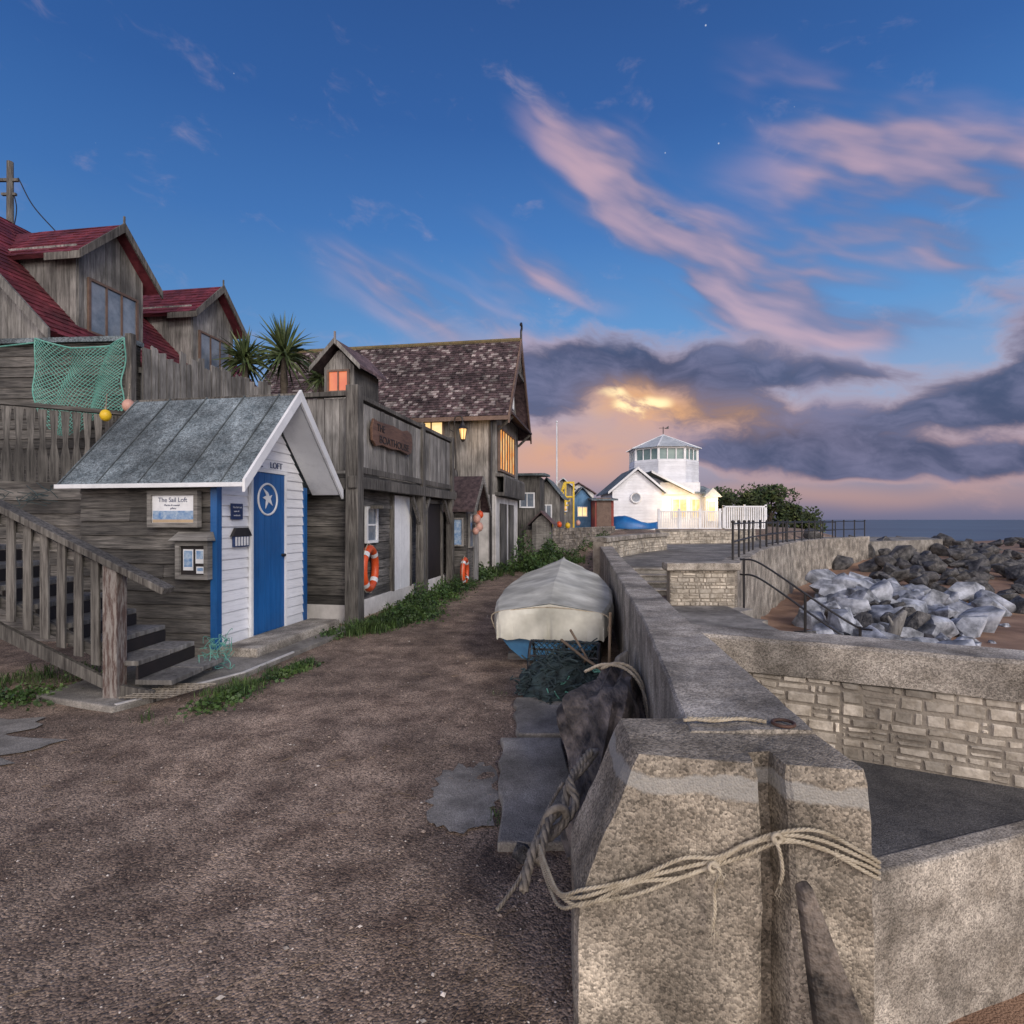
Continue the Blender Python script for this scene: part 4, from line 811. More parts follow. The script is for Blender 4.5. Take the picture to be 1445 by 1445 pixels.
ph = thing('timber_porch', 'small gabled timber porch with notice panels', 'porch', (-1.52, 13.7, 0), -10.5)
b = MB(); b.prism([(0, 0, 0), (0, 1.2, 0), (0, 1.2, 1.9), (0, .6, 2.5), (0, 0, 1.9)], (.42, 0, 0)); b.mk('body', ph, 'wood_dv')
b = MB(); clad_v(b, (.42, 0, 0), Y, X, 0, 1.2, .13, 0.02, lambda s: 1.9 + .58 * (1 - abs(s - .6) / .6), .02); clad_h(b, (0, 0, 0), X, -Y, 0.02, 1.88, .14, 0, .42, .03); b.mk('wall', ph, 'wood_dh')
b = MB()
for sg_ in (-1, 1):
    a0 = V((-.15, .6, 2.62)); a1 = V((-.15, .6 + sg_ * .85, 1.78)); b.hexa([a0, a0 + X * .85, a1 + X * .85, a1, a0 + Z * .06, a0 + X * .85 + Z * .06, a1 + X * .85 + Z * .06, a1 + Z * .06])
b.mk('roof', ph, 'tile')
b = MB(); b.prism([(.70, .6, 2.68), (.70, -.27, 1.82), (.70, -.27, 1.70), (.70, .6, 2.54)], (.03, 0, 0)); b.prism([(.70, .6, 2.68), (.70, 1.47, 1.82), (.70, 1.47, 1.70), (.70, .6, 2.54)], (.032, 0, 0)); b.mk('bargeboard', ph, 'wood_gh')
window(ph, (.445, .15, .95), Y, X, .38, .75, 1, 2, 'wood_gv', 'glass', .04); window(ph, (.06, -.035, 1.0), X, -Y, .28, .6, 1, 1, 'wood_gv', 'print', .04)
b = MB(); clad_v(b, (.442, .62, 0), Y, X, 0, .46, .1, .05, 1.75, .02); b.mk('door', ph, 'wood_gv')
floatb(-.86, 13.85, 1.62, .10, 'pink', 'weathered pink float hung by the porch'); floatb(-.82, 14.05, 1.42, .11, 'pink', 'weathered pink float hung by the porch'); floatb(-.80, 14.15, 1.72, .09, 'orange', 'orange float hung by the porch'); floatb(-.88, 13.8, 1.32, .08, 'pink', 'weathered pink float hung by the porch')

# ------------------------------------------------------------------ far sheds
def shed(x, y, z, w, dp, h, rise, m, rm, label, rz=0, win=None, winm='glass', door=None):
    t = thing('shed', label, 'shed', (x, y, z), rz)
    q = MB(); q.box(.02, w - .02, .02, dp, -1, h)
    if rise: q.prism([(0.02, .02, h - .01), (w - .02, .02, h - .01), (w / 2, .02, h + rise - .04)], (0, dp - .02, 0))
    q.mk('body', t, m)
    q = MB(); clad_v(q, (0, 0, 0), X, -Y, 0, w, .14, -.5, (lambda s: h + rise * (1 - abs(s - w / 2) / (w / 2))) if rise else h, .025); q.mk('wall', t, m)
    q = MB()
    if rise:
        for sg_ in (-1, 1):
            a0 = V((w / 2, -.2, h + rise + .06)); a1 = V((w / 2 + sg_ * (w / 2 + .15), -.2, h - .15 * rise / (w / 2) + .06)); q.hexa([a0, a1, a1 + Y * (dp + .4), a0 + Y * (dp + .4), a0 + Z * .07, a1 + Z * .07, a1 + Y * (dp + .4) + Z * .07, a0 + Y * (dp + .4) + Z * .07])
    else: q.hexa([(-.2, -.25, h), (w + .2, -.25, h), (w + .2, dp + .2, h + .15), (-.2, dp + .2, h + .15), (-.2, -.25, h + .09), (w + .2, -.25, h + .09), (w + .2, dp + .2, h + .24), (-.2, dp + .2, h + .24)])
    q.mk('roof', t, rm)
    for (a, bb, ww, hh) in (win or []): window(t, (a, -.03, bb), X, -Y, ww, hh, 2, 1, 'white', winm, .05)
    if door: q = MB(); q.box(door[0], door[0] + .8, -.05, -.027, 0, 1.9); q.mk('door', t, door[1])
    return t
shed(.1, 22.3, 0, 1.0, 2.5, 3.3, 0, 'wood_dv', 'felt', 'dark flat-roofed timber shed', -8, [(.25, 2.1, .5, .5)])
shed(.95, 24.8, .4, 1.15, 2.6, 2.2, .7, 'wood_gv', 'felt', 'weathered gabled fishing shed with small window', -10, [(.35, 1.3, .4, .5)])
shed(.75, 21.2, 0, .7, .8, 1.45, .35, 'wood_gh', 'tile', 'low grey timber store by the lane', -10)
shed(2.35, 33, .8, 1.2, 2, 2.6, .5, 'wood_gv', 'pale', 'grey timber cabin with pale roof', 0, [(.3, 1.3, .5, .5)], 'lit')
shed(3.6, 33.2, .9, 1.0, 2, 1.9, .6, 'skyb', 'felt', 'blue painted gabled cabin', 0, [(.25, .9, .5, .5)], 'lity')
shed(4.6, 31.6, .9, 1.05, 2, 1.75, 0, 'redp', 'felt', 'red painted timber shed', 0, None, door=(.1, 'brown'))
shed(3.2, 35.5, .9, 1.9, 2, 2.3, .6, 'render', 'tile', 'small pale cottage behind the cabins', 0, [(.4, 1.2, .5, .5)])
ysr = thing('yellow_staircase', 'bright yellow external metal staircase', 'stairs', (2.0, 28.8, .75), 0)
b = MB()
for k in range(9): b.box(-.0 + k * .08, .30 + k * .08, 0, .6, k * .22, k * .22 + .07)
b.box(.66, 1.15, 0, .6, 1.96, 2.04); b.mk('tread', ysr, 'yellowp')
b = MB(); b.beam((.0, 0, -.05), (.72, 0, 1.95), .05, .22); b.beam((.0, 0, .75), (.72, 0, 2.75), .05, .10); b.beam((.0, .6, -.05), (.72, .6, 1.95), .05, .22); b.beam((.0, .6, .75), (.72, .6, 2.75), .05, .10)
b.beam((.72, 0, 2.72), (1.15, 0, 2.72), .05, .1); b.beam((1.12, 0, 0), (1.12, 0, 2.75), .08, .08); b.beam((.72, 0, 2.0), (.72, 0, 2.75), .06, .06); b.beam((.0, 0, 0), (.0, 0, .8), .06, .06)
for k in range(5): b.beam((k * .15, 0, k * .4), (k * .15, 0, .77 + k * .4), .06, .05)
b.mk('handrail', ysr, 'yellowp')
fp = thing('flagpole', 'tall slim white flagpole beside the sheds', 'flagpole', (2.36, 30, .7)); b = MB(); b.tube([(0, 0, 0), (0, 0, 6)], [.05, .03], 8); b.ball((0, 0, 6.05), .06); b.mk('pole', fp, 'white', smooth=True)
b = MB(); b.tube([(.06, 0, .8), (.06, 0, 5.9)], .008, 4); b.mk('halyard', fp, 'rope')
for x, y, z, m_ in [(1.9, 22.9, .55, 'orange'), (2.3, 23.5, .5, 'yellow'), (2.9, 25.0, .6, 'pink'), (1.5, 22.3, .5, 'yellow')]: floatb(x, y, z + .85, .11, m_, 'old float resting on the rubble wall', hang=.05, grp='floats on the garden wall')

def stone_face(mb, pts, z0, z1, rh_, lmin, lmax, dep=.04):
    for (a, b_) in zip(pts, pts[1:]):
        a = V((*a, 0)); c = V((*b_, 0)); d = (c - a); L_ = d.length; d.normalize(); n = V((d.y, -d.x, 0)); z = z0
        while z < z1 - .02:
            h = min(rh_ * R(.65, 1.35), z1 - z)
            if z1 - z - h < rh_ * .4: h = z1 - z
            s = -R(0, lmin)
            while s < L_:
                l = R(lmin, lmax) if R(0, 1) < .7 else R(lmin * .6, lmin); s0 = max(s, 0) + .003; s1 = min(s + l, L_) - .003; s += l
                if s1 - s0 < .02: continue
                k = min(.010, h * .16); j = lambda: R(-.005, .005)
                P = lambda q, zz, w: a + d * q + Z * zz + n * w
                subs = [(z, z + h)]
                if h > rh_ * 1.05 and R(0, 1) < .35: subs = [(z, z + h * .5), (z + h * .5, z + h)]
                for (za, zb) in subs:
                    dd = dep * R(.3, 1.1); z_a, z_b = za + .002 + R(0, .005), zb - .002 - R(0, .005)
                    mb.hexa([P(s0, z_a, -.01), P(s1, z_a, -.01), P(s1, z_b, -.01), P(s0, z_b, -.01),
                         P(s0 + k + j(), z_a + k + j(), dd + j() * .5), P(s1 - k + j(), z_a + k + j(), dd + j() * .5), P(s1 - k + j(), z_b - k + j(), dd + j() * .5), P(s0 + k + j(), z_b - k + j(), dd + j() * .5)])
            z += h
def sweep_wall(Lp, Rp, z0, z1, step=.15, amp=.01, ch=.02, nz=5):
    rings = []
    for (a0, a1, b0, b1) in zip(Lp, Lp[1:], Rp, Rp[1:]):
        a0, a1, b0, b1 = V((*a0, 0)), V((*a1, 0)), V((*b0, 0)), V((*b1, 0))
        n = max(1, int((a1 - a0).length / step))
        for i in range(n): t = i / n; rings.append((a0.lerp(a1, t), b0.lerp(b1, t)))
    rings.append((a1, b1)); mb = MB(); vs = []
    for (l, r) in rings:
        w = (r - l); c = [l + Z * (z0 + (z1 - ch - z0) * i / nz) for i in range(nz + 1)]
        u = w.normalized()
        c += [l + u * ch + Z * z1] + [l + w * t + Z * z1 for t in (.3, .5, .7)] + [r - u * ch + Z * z1]
        c += [r + Z * (z1 - ch - (z1 - ch - z0) * i / nz) for i in range(nz + 1)]
        sec = len(c)
        for p in c:
            q = V((noise.noise(p * 4), noise.noise(p * 4 + V((9, 0, 0))), noise.noise(p * 4 + V((0, 9, 0))))) + .5 * V((noise.noise(p * 14), noise.noise(p * 14 + V((9, 0, 0))), noise.noise(p * 14 + V((0, 9, 0)))))
            vs.append(p + q * amp)
    m = len(rings); fs = [(i * sec + k, i * sec + k + 1, (i + 1) * sec + k + 1, (i + 1) * sec + k) for i in range(m - 1) for k in range(sec - 1)]
    fs += [tuple(range(sec)), tuple(range((m - 1) * sec, m * sec))]
    mb.add(vs, fs); return mb

lw = thing('sea_wall', 'long low pebbly concrete wall along the lane', 'wall', (0, 0, 0))
Lp = [(.60, 1.93), (.66, 2.3), (.93, 4.0), (1.22, 6.3), (1.85, 11.2), (2.36, 15.3)]
Rp = [(1.03, 1.93), (1.08, 2.3), (1.25, 4.0), (1.53, 6.3), (2.13, 11.2), (2.7, 15.2)]
sweep_wall(Lp, Rp, -.4, .885, .1, .008, .012).mk('body', lw, 'conc')
bt = MB(); secs = []; NZ = 26
for i in range(NZ + 1):
    z = -.1 + .975 * i / NZ; f = min(.875 - z, .42); c_ = .008 if i == NZ else 0; x0 = .372 - .42 * f; yf = 1.745 - .06 * f
    ring_ = [(x0 + .02 + c_, 2.08), (x0 + .01 + c_, 1.9), (x0 + c_, yf + .06), (x0 + .008 + c_, yf + c_), (.45, yf - .012 + c_), (.55, yf - .028 + c_), (.65, yf - .043 + c_), (.72 - c_, yf - .054 + c_), (.735 - c_, yf - .045 + c_), (.75 - c_, yf + .04), (.80 + c_, yf + .035), (.81 + c_, yf - .065), (.825 + c_, yf - .078 + c_), (.93, yf - .09 + c_), (1.025 - c_, yf - .105 + c_), (1.035 - c_, yf - .09), (1.035 - c_, 2.08)]
    secs.append([V((x, y, z)) for x, y in ring_])
k_ = len(secs[0]); vs = []
for s__ in secs:
    for p in s__:
        vs.append(p + V((noise.noise(p * 5), noise.noise(p * 5 + V((7, 0, 0))), noise.noise(p * 5 + V((0, 7, 0))))) * .008 + V((noise.noise(p * 17), noise.noise(p * 17 + V((7, 0, 0))), noise.noise(p * 17 + V((0, 7, 0))))) * .004)
bt.add(vs, [(i * k_ + j, i * k_ + (j + 1) % k_, (i + 1) * k_ + (j + 1) % k_, (i + 1) * k_ + j) for i in range(NZ) for j in range(k_)] + [tuple(range(NZ * k_, (NZ + 1) * k_))])
# concrete with a worn, paler and bluer skim below the top edge
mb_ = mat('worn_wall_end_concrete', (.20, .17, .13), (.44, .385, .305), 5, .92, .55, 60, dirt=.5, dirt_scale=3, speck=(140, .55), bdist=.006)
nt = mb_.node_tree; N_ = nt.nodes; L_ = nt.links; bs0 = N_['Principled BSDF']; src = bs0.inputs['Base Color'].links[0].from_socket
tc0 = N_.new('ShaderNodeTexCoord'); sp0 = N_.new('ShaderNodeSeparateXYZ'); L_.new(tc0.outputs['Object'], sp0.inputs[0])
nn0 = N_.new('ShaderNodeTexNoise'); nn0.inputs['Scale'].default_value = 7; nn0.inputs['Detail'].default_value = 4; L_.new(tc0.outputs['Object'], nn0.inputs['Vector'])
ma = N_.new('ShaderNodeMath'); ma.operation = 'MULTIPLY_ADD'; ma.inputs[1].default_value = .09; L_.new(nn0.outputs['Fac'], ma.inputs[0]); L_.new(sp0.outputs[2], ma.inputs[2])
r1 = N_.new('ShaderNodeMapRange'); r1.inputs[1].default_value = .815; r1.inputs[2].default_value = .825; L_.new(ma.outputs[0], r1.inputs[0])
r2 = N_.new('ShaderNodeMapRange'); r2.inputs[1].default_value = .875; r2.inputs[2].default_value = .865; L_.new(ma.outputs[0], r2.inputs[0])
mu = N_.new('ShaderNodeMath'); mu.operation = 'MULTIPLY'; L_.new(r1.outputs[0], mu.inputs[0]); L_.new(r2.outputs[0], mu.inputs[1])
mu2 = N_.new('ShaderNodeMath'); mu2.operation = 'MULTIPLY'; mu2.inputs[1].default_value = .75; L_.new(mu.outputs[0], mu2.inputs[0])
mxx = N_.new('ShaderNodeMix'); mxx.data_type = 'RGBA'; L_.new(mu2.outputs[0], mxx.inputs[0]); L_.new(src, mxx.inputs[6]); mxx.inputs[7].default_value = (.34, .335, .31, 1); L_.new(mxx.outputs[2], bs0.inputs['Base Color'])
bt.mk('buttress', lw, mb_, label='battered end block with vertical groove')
bw = thing('sea_wall', 'stone-faced sea wall with smooth concrete coping', 'wall', (0, 0, 0))
near = [(1.12, 3.87), (1.5, 3.70), (2.0, 3.46), (2.8, 3.04), (3.6, 2.56), (4.5, 1.95)]
far = []
for i, p in enumerate(near):
    a = V((*near[max(i - 1, 0)], 0)); c = V((*near[min(i + 1, len(near) - 1)], 0)); d = (c - a).normalized(); far.append((p[0] - d.y * .33, p[1] + d.x * .33))
near2 = [(p[0] + (q[0] - p[0]) * -.07, p[1] + (q[1] - p[1]) * -.07) for p, q in zip(near, far)]
sweep_wall(near2, far, .62, .84, .1, .006).mk('coping', bw, 'conc')
sweep_wall(near, far, -.5, .617, .2, .003).mk('core', bw, 'mortar')
b = MB(); stone_face(b, near, .15, .62, .068, .06, .19, .014); b.mk('stone_facing', bw, 'stone', bevel=.003)
pbk = thing('promenade_wall', 'short stone block wall with concrete coping', 'wall', (0, 0, 0))
b = MB(); b.box(2.92, 4.12, 10.52, 10.74, -.3, .66); b.mk('core', pbk, 'mortar')
b = MB(); stone_face(b, [(2.92, 10.52), (4.12, 10.52)], .0, .66, .085, .09, .26, .02); b.mk('stone_facing', pbk, 'stone')
b = MB(); b.box(2.84, 4.2, 10.42, 10.80, .662, .80); b.mk('coping', pbk, 'conc', bevel=.02)
stp = thing('steps', 'shallow concrete steps up to the promenade', 'steps', (2.42, 12.0, 0), -3)
for k in range(4):
    b = MB(); b.box(.0, 1.15, k * .34, 1.5, k * .12 - .1, k * .12 + .09); sp_o = b.mk('step', stp, 'conc2'); b = MB(); b.box(-.0, 1.15, k * .34 - .03, 1.5, k * .12 + .09, k * .12 + .125); b.mk('step', stp, 'conc', bevel=.012)
cw = thing('curved_sea_wall', 'curved concrete sea wall bordering the promenade', 'wall', (0, 0, 0))
inn = []; SW2 = SW[:6]
for i, p in enumerate(SW2):
    a = V((*SW2[max(i - 1, 0)], 0)); c = V((*SW2[min(i + 1, len(SW2) - 1)], 0)); d = (c - a).normalized(); inn.append((p[0] - d.y * .42, p[1] + d.x * .42))
sweep_wall(inn, SW2, -1.6, .76, .4, .03).mk('body', cw, 'conc')
lw2 = thing('low_stone_wall', 'low rubble stone wall across the promenade', 'wall', (0, 0, 0))
pts2 = [(2.45, 15.2), (3.3, 16.9), (4.4, 19.0), (5.6, 20.6)]
sweep_wall([(x, y) for x, y in pts2], [(x - .25, y + .25) for x, y in pts2], 0, 1.0, .3, .01).mk('core', lw2, 'mortar')
b = MB(); stone_face(b, pts2, .3, .98, .12, .14, .38, .03); b.mk('stone_facing', lw2, 'stone')
sweep_wall([(x + .07, y - .07) for x, y in pts2], [(x - .3, y + .3) for x, y in pts2], 1.0, 1.12, .3, .01).mk('coping', lw2, 'conc')
lw3 = thing('low_stone_wall', 'low stone wall below the white house', 'wall', (0, 0, 0))
pts3 = [(6.6, 25.4), (10.6, 26.4), (12.4, 29)]
sweep_wall(pts3, [(x - .1, y + .35) for x, y in pts3], 0, 1.12, .4, .01).mk('core', lw3, 'conc')
b = MB(); stone_face(b, pts3, .4, 1.05, .14, .2, .45, .03); b.mk('stone_facing', lw3, 'stone')
rw = thing('rubble_garden_wall', 'rubble stone garden wall with plants below', 'wall', (0, 0, 0))
pts4 = [(.75, 21.4), (2.0, 23.2), (3.6, 26.6), (5.6, 31)]
sweep_wall(pts4, [(x - .3, y + .25) for x, y in pts4], -.2, 1.2, .4, .02).mk('core', rw, 'mortar')
b = MB(); stone_face(b, pts4, .1, 1.25, .15, .16, .42, .06); b.mk('stone_facing', rw, 'rubble')

def railing(pts, zb, h, sp, label, rails=(1.0, .5), r=.02, pr=.026, name='railing'):
    t = thing(name, label, 'railing', (0, 0, 0)); P = [V((*p, 0)) for p in pts]
    for a, c in zip(P, P[1:]):
        L_ = (c - a).length; n = max(1, round(L_ / sp))
        for i in range(n + (1 if c == P[-1] else 0)):
            post = MB(); q = a.lerp(c, i / n) + Z * zb; post.tube([q, q + Z * (h + .02)], pr, 7); post.ball(q + Z * (h + .04), pr * 1.5, n=8, m=6); post.mk('post', t, 'iron')
    for f in rails: bar = MB(); bar.tube([p + Z * (zb + h * f) for p in P], r, 6); bar.mk('rail', t, 'iron')
def offs(pts, k):
    o = []
    for i, p in enumerate(pts):
        a = V((*pts[max(i - 1, 0)], 0)); c = V((*pts[min(i + 1, len(pts) - 1)], 0)); d = (c - a).normalized(); o.append((p[0] - d.y * k, p[1] + d.x * k))
    return o
railing([(4.62, 11.9)] + offs(SW[2:6], .22), .75, .76, 1.15, 'black iron railing along the curved sea wall')
railing([(9.6, 21.5), (12.4, 25.0), (16.2, 28.5)], .5, .95, 1.6, 'black iron railing across the promenade', (1.0, .6, .2))
hr = thing('handrail', 'dark twin handrail down the beach steps', 'handrail', (0, 0, 0))
for dz in (0, -.28): b = MB(); b.tube(spline([(4.25, 10.6, .86 + dz), (4.5, 10.3, .8 + dz), (5.15, 9.55, .2 + dz), (5.55, 9.2, -.12 + dz), (5.7, 9.0, -.15 + dz)], 8), .018, 6); b.mk('rail', hr, 'iron')
for x, y, a, c in ((4.3, 10.55, -.2, .88), (5.0, 9.7, -.9, .32), (5.6, 9.15, -1.1, -.12)): b = MB(); b.tube([(x, y, a), (x, y, c)], .022, 6); b.mk('post', hr, 'iron')
bs_ = thing('beach_steps', 'concrete steps down to the beach', 'steps', (4.1, 10.3, 0), -48)
for k in range(7):
    b = MB(); b.box(k * .26, k * .26 + .30, -1.0, -.05, -1.4, .02 - k * .16); b.mk('step', bs_, 'conc2', bevel=.01)

# ------------------------------------------------------------------ boulders
def rockmesh(seed, m):
    random.seed(seed); bm = bmesh.new()
    for i in range(13):
        d = V((random.gauss(0, 1), random.gauss(0, 1), random.gauss(0, 1))).normalized(); bm.verts.new(V((d.x * R(.8, 1.1), d.y * R(.65, .95), d.z * R(.55, .85))))
    bmesh.ops.convex_hull(bm, input=bm.verts)
    for v in [v for v in bm.verts if not v.link_faces]: bm.verts.remove(v)
    bmesh.ops.bevel(bm, geom=bm.edges[:] + bm.verts[:], offset=.035, segments=2, affect='EDGES', profile=.6)
    me = bpy.data.meshes.new('boulder'); bm.to_mesh(me); bm.free(); me.materials.append(M[m])
    me.polygons.foreach_set('use_smooth', [True] * len(me.polygons)); me.set_sharp_from_angle(angle=.5); return me
RD = [rockmesh(100 + i, 'rock_d') for i in range(8)]; RL = [rockmesh(200 + i, 'rock_l') for i in range(8)]
random.seed(21)
def rocks(meshes, n, pos, name, label, grp, cat='rock'):
    for i in range(n):
        x, y, s_, dz = pos(i)
        o = bpy.data.objects.new(name, random.choice(meshes)); COL.objects.link(o); o.location = (x, y, gh(x, y) + s_ * .2 + dz); o.scale = (s_, s_ * R(.7, 1), s_ * R(.65, 1)); o.rotation_euler = (R(-.6, .6), R(-.6, .6), R(0, 6.28))
        o['label'] = label; o['category'] = cat; o['group'] = grp
def pd(i):
    if i < 90:
        t = random.random(); x = 10.2 + 8 * t; y = 19.5 + 8.0 * t; o = R(.3, 7.5)
        return x + o * .72, y - o * .62, R(.32, .62), R(0, .4) * (1 if o < 3 else 0)
    if i < 115:
        t = random.random(); x = 5.2 + 5.5 * t; y = 11.4 + 9.2 * t; o = R(.4, 2.6); return x + o * .87, y - o * .5, R(.2, .38), R(.1, .45)
    a = random.random() ** 1.2; x = 15 + 36 * a; y = 24.0 + 24 * a; o = random.gauss(.8, 3.6); return x + o * .57, y - o * .82, R(.40, .80), R(-.15, .25)
rocks(RD, 300, pd, 'boulder', 'dark angular armour boulder on the shore', 'dark armour boulders')
def plr(i):
    t = random.random() ** .8; x = 5.0 + 5.8 * t; y = 11.0 + 9.8 * t; o = min(abs(random.gauss(0, 1.5 + .8 * t)) + .5, 2.7 + 2.6 * t)
    return x + o * .87, y - o * .5, R(.22, .58) * (1 + t * .35), R(-.05, .45) * (1 if o < 2.0 else .2)
rocks(RL, 165, plr, 'pale_rock', 'pale grey limestone rock on the beach', 'pale rocks at the wall foot')
def pl2(i): return R(9.5, 20), R(11, 18), R(.05, .17), -.03
rocks(RL, 70, pl2, 'pale_rock', 'small pale stone on the sand', 'pale rocks at the wall foot')
dw = MB(); dw.tube([(7.4, 11.3, -1.1), (7.5, 11.25, -.75), (7.6, 11.2, -.4), (7.75, 11.2, -.2)], [.15, .13, .11, .04], 8); dw.tube([(7.55, 11.2, -.6), (7.4, 11.2, -.3)], [.06, .02], 6)
tag(dw.mk('tree_stump', None, 'wood_gv', smooth=True), 'bleached driftwood stump among the rocks', 'stump')

# ------------------------------------------------------------------ white house
wh = thing('white_house', 'white boarded house with octagonal glazed lantern tower', 'house', (6.7, 38, 1.0), 0)
b = MB(); b.box(0, 3.3, 0, 5, -1, 2.5); b.prism([(0, 0, 2.49), (3.3, 0, 2.49), (1.65, 0, 3.9)], (0, 5, 0)); b.box(3.3, 7.0, .6, 5.4, -1, 2.3); b.box(3.3, 6.0, .4, 5, 2.29, 3.1); b.mk('body', wh, 'white')
b = MB(); clad_h(b, (0, 0, 0), X, -Y, -.2, 3.85, .2, lambda z: 0 if z < 2.5 else (z - 2.5) * 1.65 / 1.4, lambda z: 3.3 if z < 2.5 else 3.3 - (z - 2.5) * 1.65 / 1.4, .04)
clad_h(b, (3.3, .6, 0), X, -Y, -.2, 2.3, .2, 0, 3.7, .04); b.mk('boarding', wh, 'white_h')
b = MB()
for sg_ in (-1, 1):
    a0 = V((1.65, -.3, 4.0)); a1 = V((1.65 + sg_ * 1.95, -.3, 2.34)); b.hexa([a0, a1, a1 + Y * 5.6, a0 + Y * 5.6, a0 + Z * .1, a1 + Z * .1, a1 + Y * 5.6 + Z * .1, a0 + Y * 5.6 + Z * .1])
b.hexa([(2.6, -.1, 3.75), (5.4, -.1, 2.35), (5.4, 5, 2.35), (2.6, 5, 3.75), (2.6, -.1, 3.85), (5.4, -.1, 2.45), (5.4, 5, 2.45), (2.6, 5, 3.85)])
b.hexa([(5.4, .2, 2.35), (7.1, .2, 2.3), (7.1, 3, 2.9), (5.4, 3, 2.9), (5.4, .2, 2.44), (7.1, .2, 2.4), (7.1, 3, 3.0), (5.4, 3, 3.0)]); b.mk('roof', wh, 'felt')
b = MB(); b.prism([(1.65, -.32, 4.12), (-.32, -.32, 2.45), (-.32, -.32, 2.28), (1.65, -.32, 3.93)], (0, .05, 0)); b.prism([(1.65, -.32, 4.12), (3.62, -.32, 2.45), (3.62, -.32, 2.28), (1.65, -.32, 3.93)], (0, .052, 0))
b.prism([(2.6, -.14, 3.88), (5.45, -.14, 2.46), (5.45, -.14, 2.30), (2.6, -.14, 3.72)], (0, .04, 0)); b.mk('bargeboard', wh, 'white')
b = MB(); b.tube([(1.55, -.02, 2.05), (1.55, -.10, 2.05)], .3, 24); rwn = b.mk('window', wh, 'glass', label='round porthole window'); b = MB(); b.torus((1.55, -.10, 2.05), X, Z, .33, .06, 28, 8); b.mk('frame', rwn, 'white')
tc_ = V((4.3, 3.4, 0)); RO = 2.45
def octp(r, z, k, off=22.5): a = rad(45 * k + off); return tc_ + V((math.cos(a) * r, math.sin(a) * r, z))
b = MB()
b.add([octp(RO, 1, k) for k in range(8)] + [octp(RO, 4.75, k) for k in range(8)], [(k, (k + 1) % 8, 8 + (k + 1) % 8, 8 + k) for k in range(8)] + [tuple(range(8, 16))]); tw = b.mk('tower', wh, 'white_h')
b = MB()
for k in range(8):
    a, c = octp(RO + .0, 0, k), octp(RO + .0, 0, (k + 1) % 8); u = (c - a).normalized(); n = V((u.y, -u.x, 0)); clad_h(b, a, u, n, 2.9, 4.7, .17, 0, (c - a).length, .035)
b.mk('boarding', tw, 'white_h')
b = MB(); b.add([octp(RO - .12, 4.75, k) for k in range(8)] + [octp(RO - .12, 5.55, k) for k in range(8)], [(k, (k + 1) % 8, 8 + (k + 1) % 8, 8 + k) for k in range(8)]); gz = b.mk('window', tw, mat('tower_glass', (.10, .18, .19), (.24, .33, .31), .8, .1, 0, dirt=0), label='band of lantern windows')
b = MB()
for k in range(8):
    a, c = octp(RO - .08, 4.75, k), octp(RO - .08, 4.75, (k + 1) % 8)
    for j in range(3):
        p = a.lerp(c, j / 3); b.beam(p, p + Z * .82, .16 if j == 0 else .07, .1)
    b.beam(a + Z * -.02, c + Z * -.02, .14, .1); b.beam(a + Z * .83, c + Z * .83, .14, .12)
b.mk('frame', gz, 'white')
b = MB(); b.add([octp(RO + .22, 5.62, k) for k in range(8)] + [octp(.55, 6.55, k) for k in range(8)] + [octp(.0, 6.75, 0)], [(k, (k + 1) % 8, 8 + (k + 1) % 8, 8 + k) for k in range(8)] + [(8 + k, 8 + (k + 1) % 8, 16) for k in range(8)] + [tuple(range(8))]); b.mk('tower_roof', tw, 'pale')
b = MB()
for k in range(8): b.beam(octp(RO + .24, 5.64, k), octp(.0, 6.77, k), .09, .05)
b.mk('roof_rib', tw, 'white')
b = MB(); p = octp(0, 6.7, 0); b.tube([p, p + Z * .65], .03, 6); b.beam(p + Z * .55 - X * .3, p + Z * .55 + X * .3, .03, .03); b.prism([p + Z * .5 + X * .1, p + Z * .5 + X * .4, p + Z * .72 + X * .4], (0, .03, 0)); b.mk('weathervane', tw, 'iron')
for (x, w_) in ((4.2, .9), (5.5, .5)): window(wh, (x, .55, .75), X, -Y, w_, 1.2, 2, 1, 'white', 'lity', .07)
b = MB(); b.box(6.25, 7.05, -.0, .58, -.2, 2.1); b.mk('porch', wh, 'white'); b = MB(); b.prism([(6.05, -.25, 2.1), (7.25, -.25, 2.1), (6.65, -.25, 2.7)], (0, 1.2, 0)); b.mk('porch_roof', wh, 'pale'); window(wh, (6.4, -.02, .5), X, -Y, .45, 1.3, 1, 1, 'white', 'lity', .05)
for px, pe_ in ((11.2, 95), (13.6, 75)):
    pl = bpy.data.lights.new('porch_light', 'POINT'); pl.energy = pe_; pl.color = (1, .66, .3); pl.shadow_soft_size = .3
    po = bpy.data.objects.new('porch_light', pl); COL.objects.link(po); po.location = (px, 37.3, 2.7)
vf = thing('veranda_fence', 'white picket balustrade around the lit veranda', 'fence', (9.4, 36.4, .95), 0)
b = MB(); x = 0.0
while x < 4.0: b.box(x, x + .07, -.02, .02, .12, 1.12); x += .14
b.mk('picket', vf, 'white')
b = MB(); b.box(-.05, 4.02, -.05, .05, 1.12, 1.2); b.box(-.05, 4.02, -.04, .04, .05, .12)
for k in range(4): b.box(k * 1.3 - .07, k * 1.3 + .07, -.07, .07, 0, 1.35)
b.mk('rail', vf, 'white'); b = MB(); b.box(-.1, 6.9, -.1, 1.6, -.9, .04); b.mk('base', vf, 'conc')
gp = thing('slatted_screen', 'white slatted deck screen beside the lit veranda', 'screen', (13.45, 36.3, .95), 0)
b = MB(); b.box(0, .12, 0, .1, 0, 1.55)
for k in range(19): b.box(.14 * k + .12, .14 * k + .21, .02, .06, .1, 1.42)
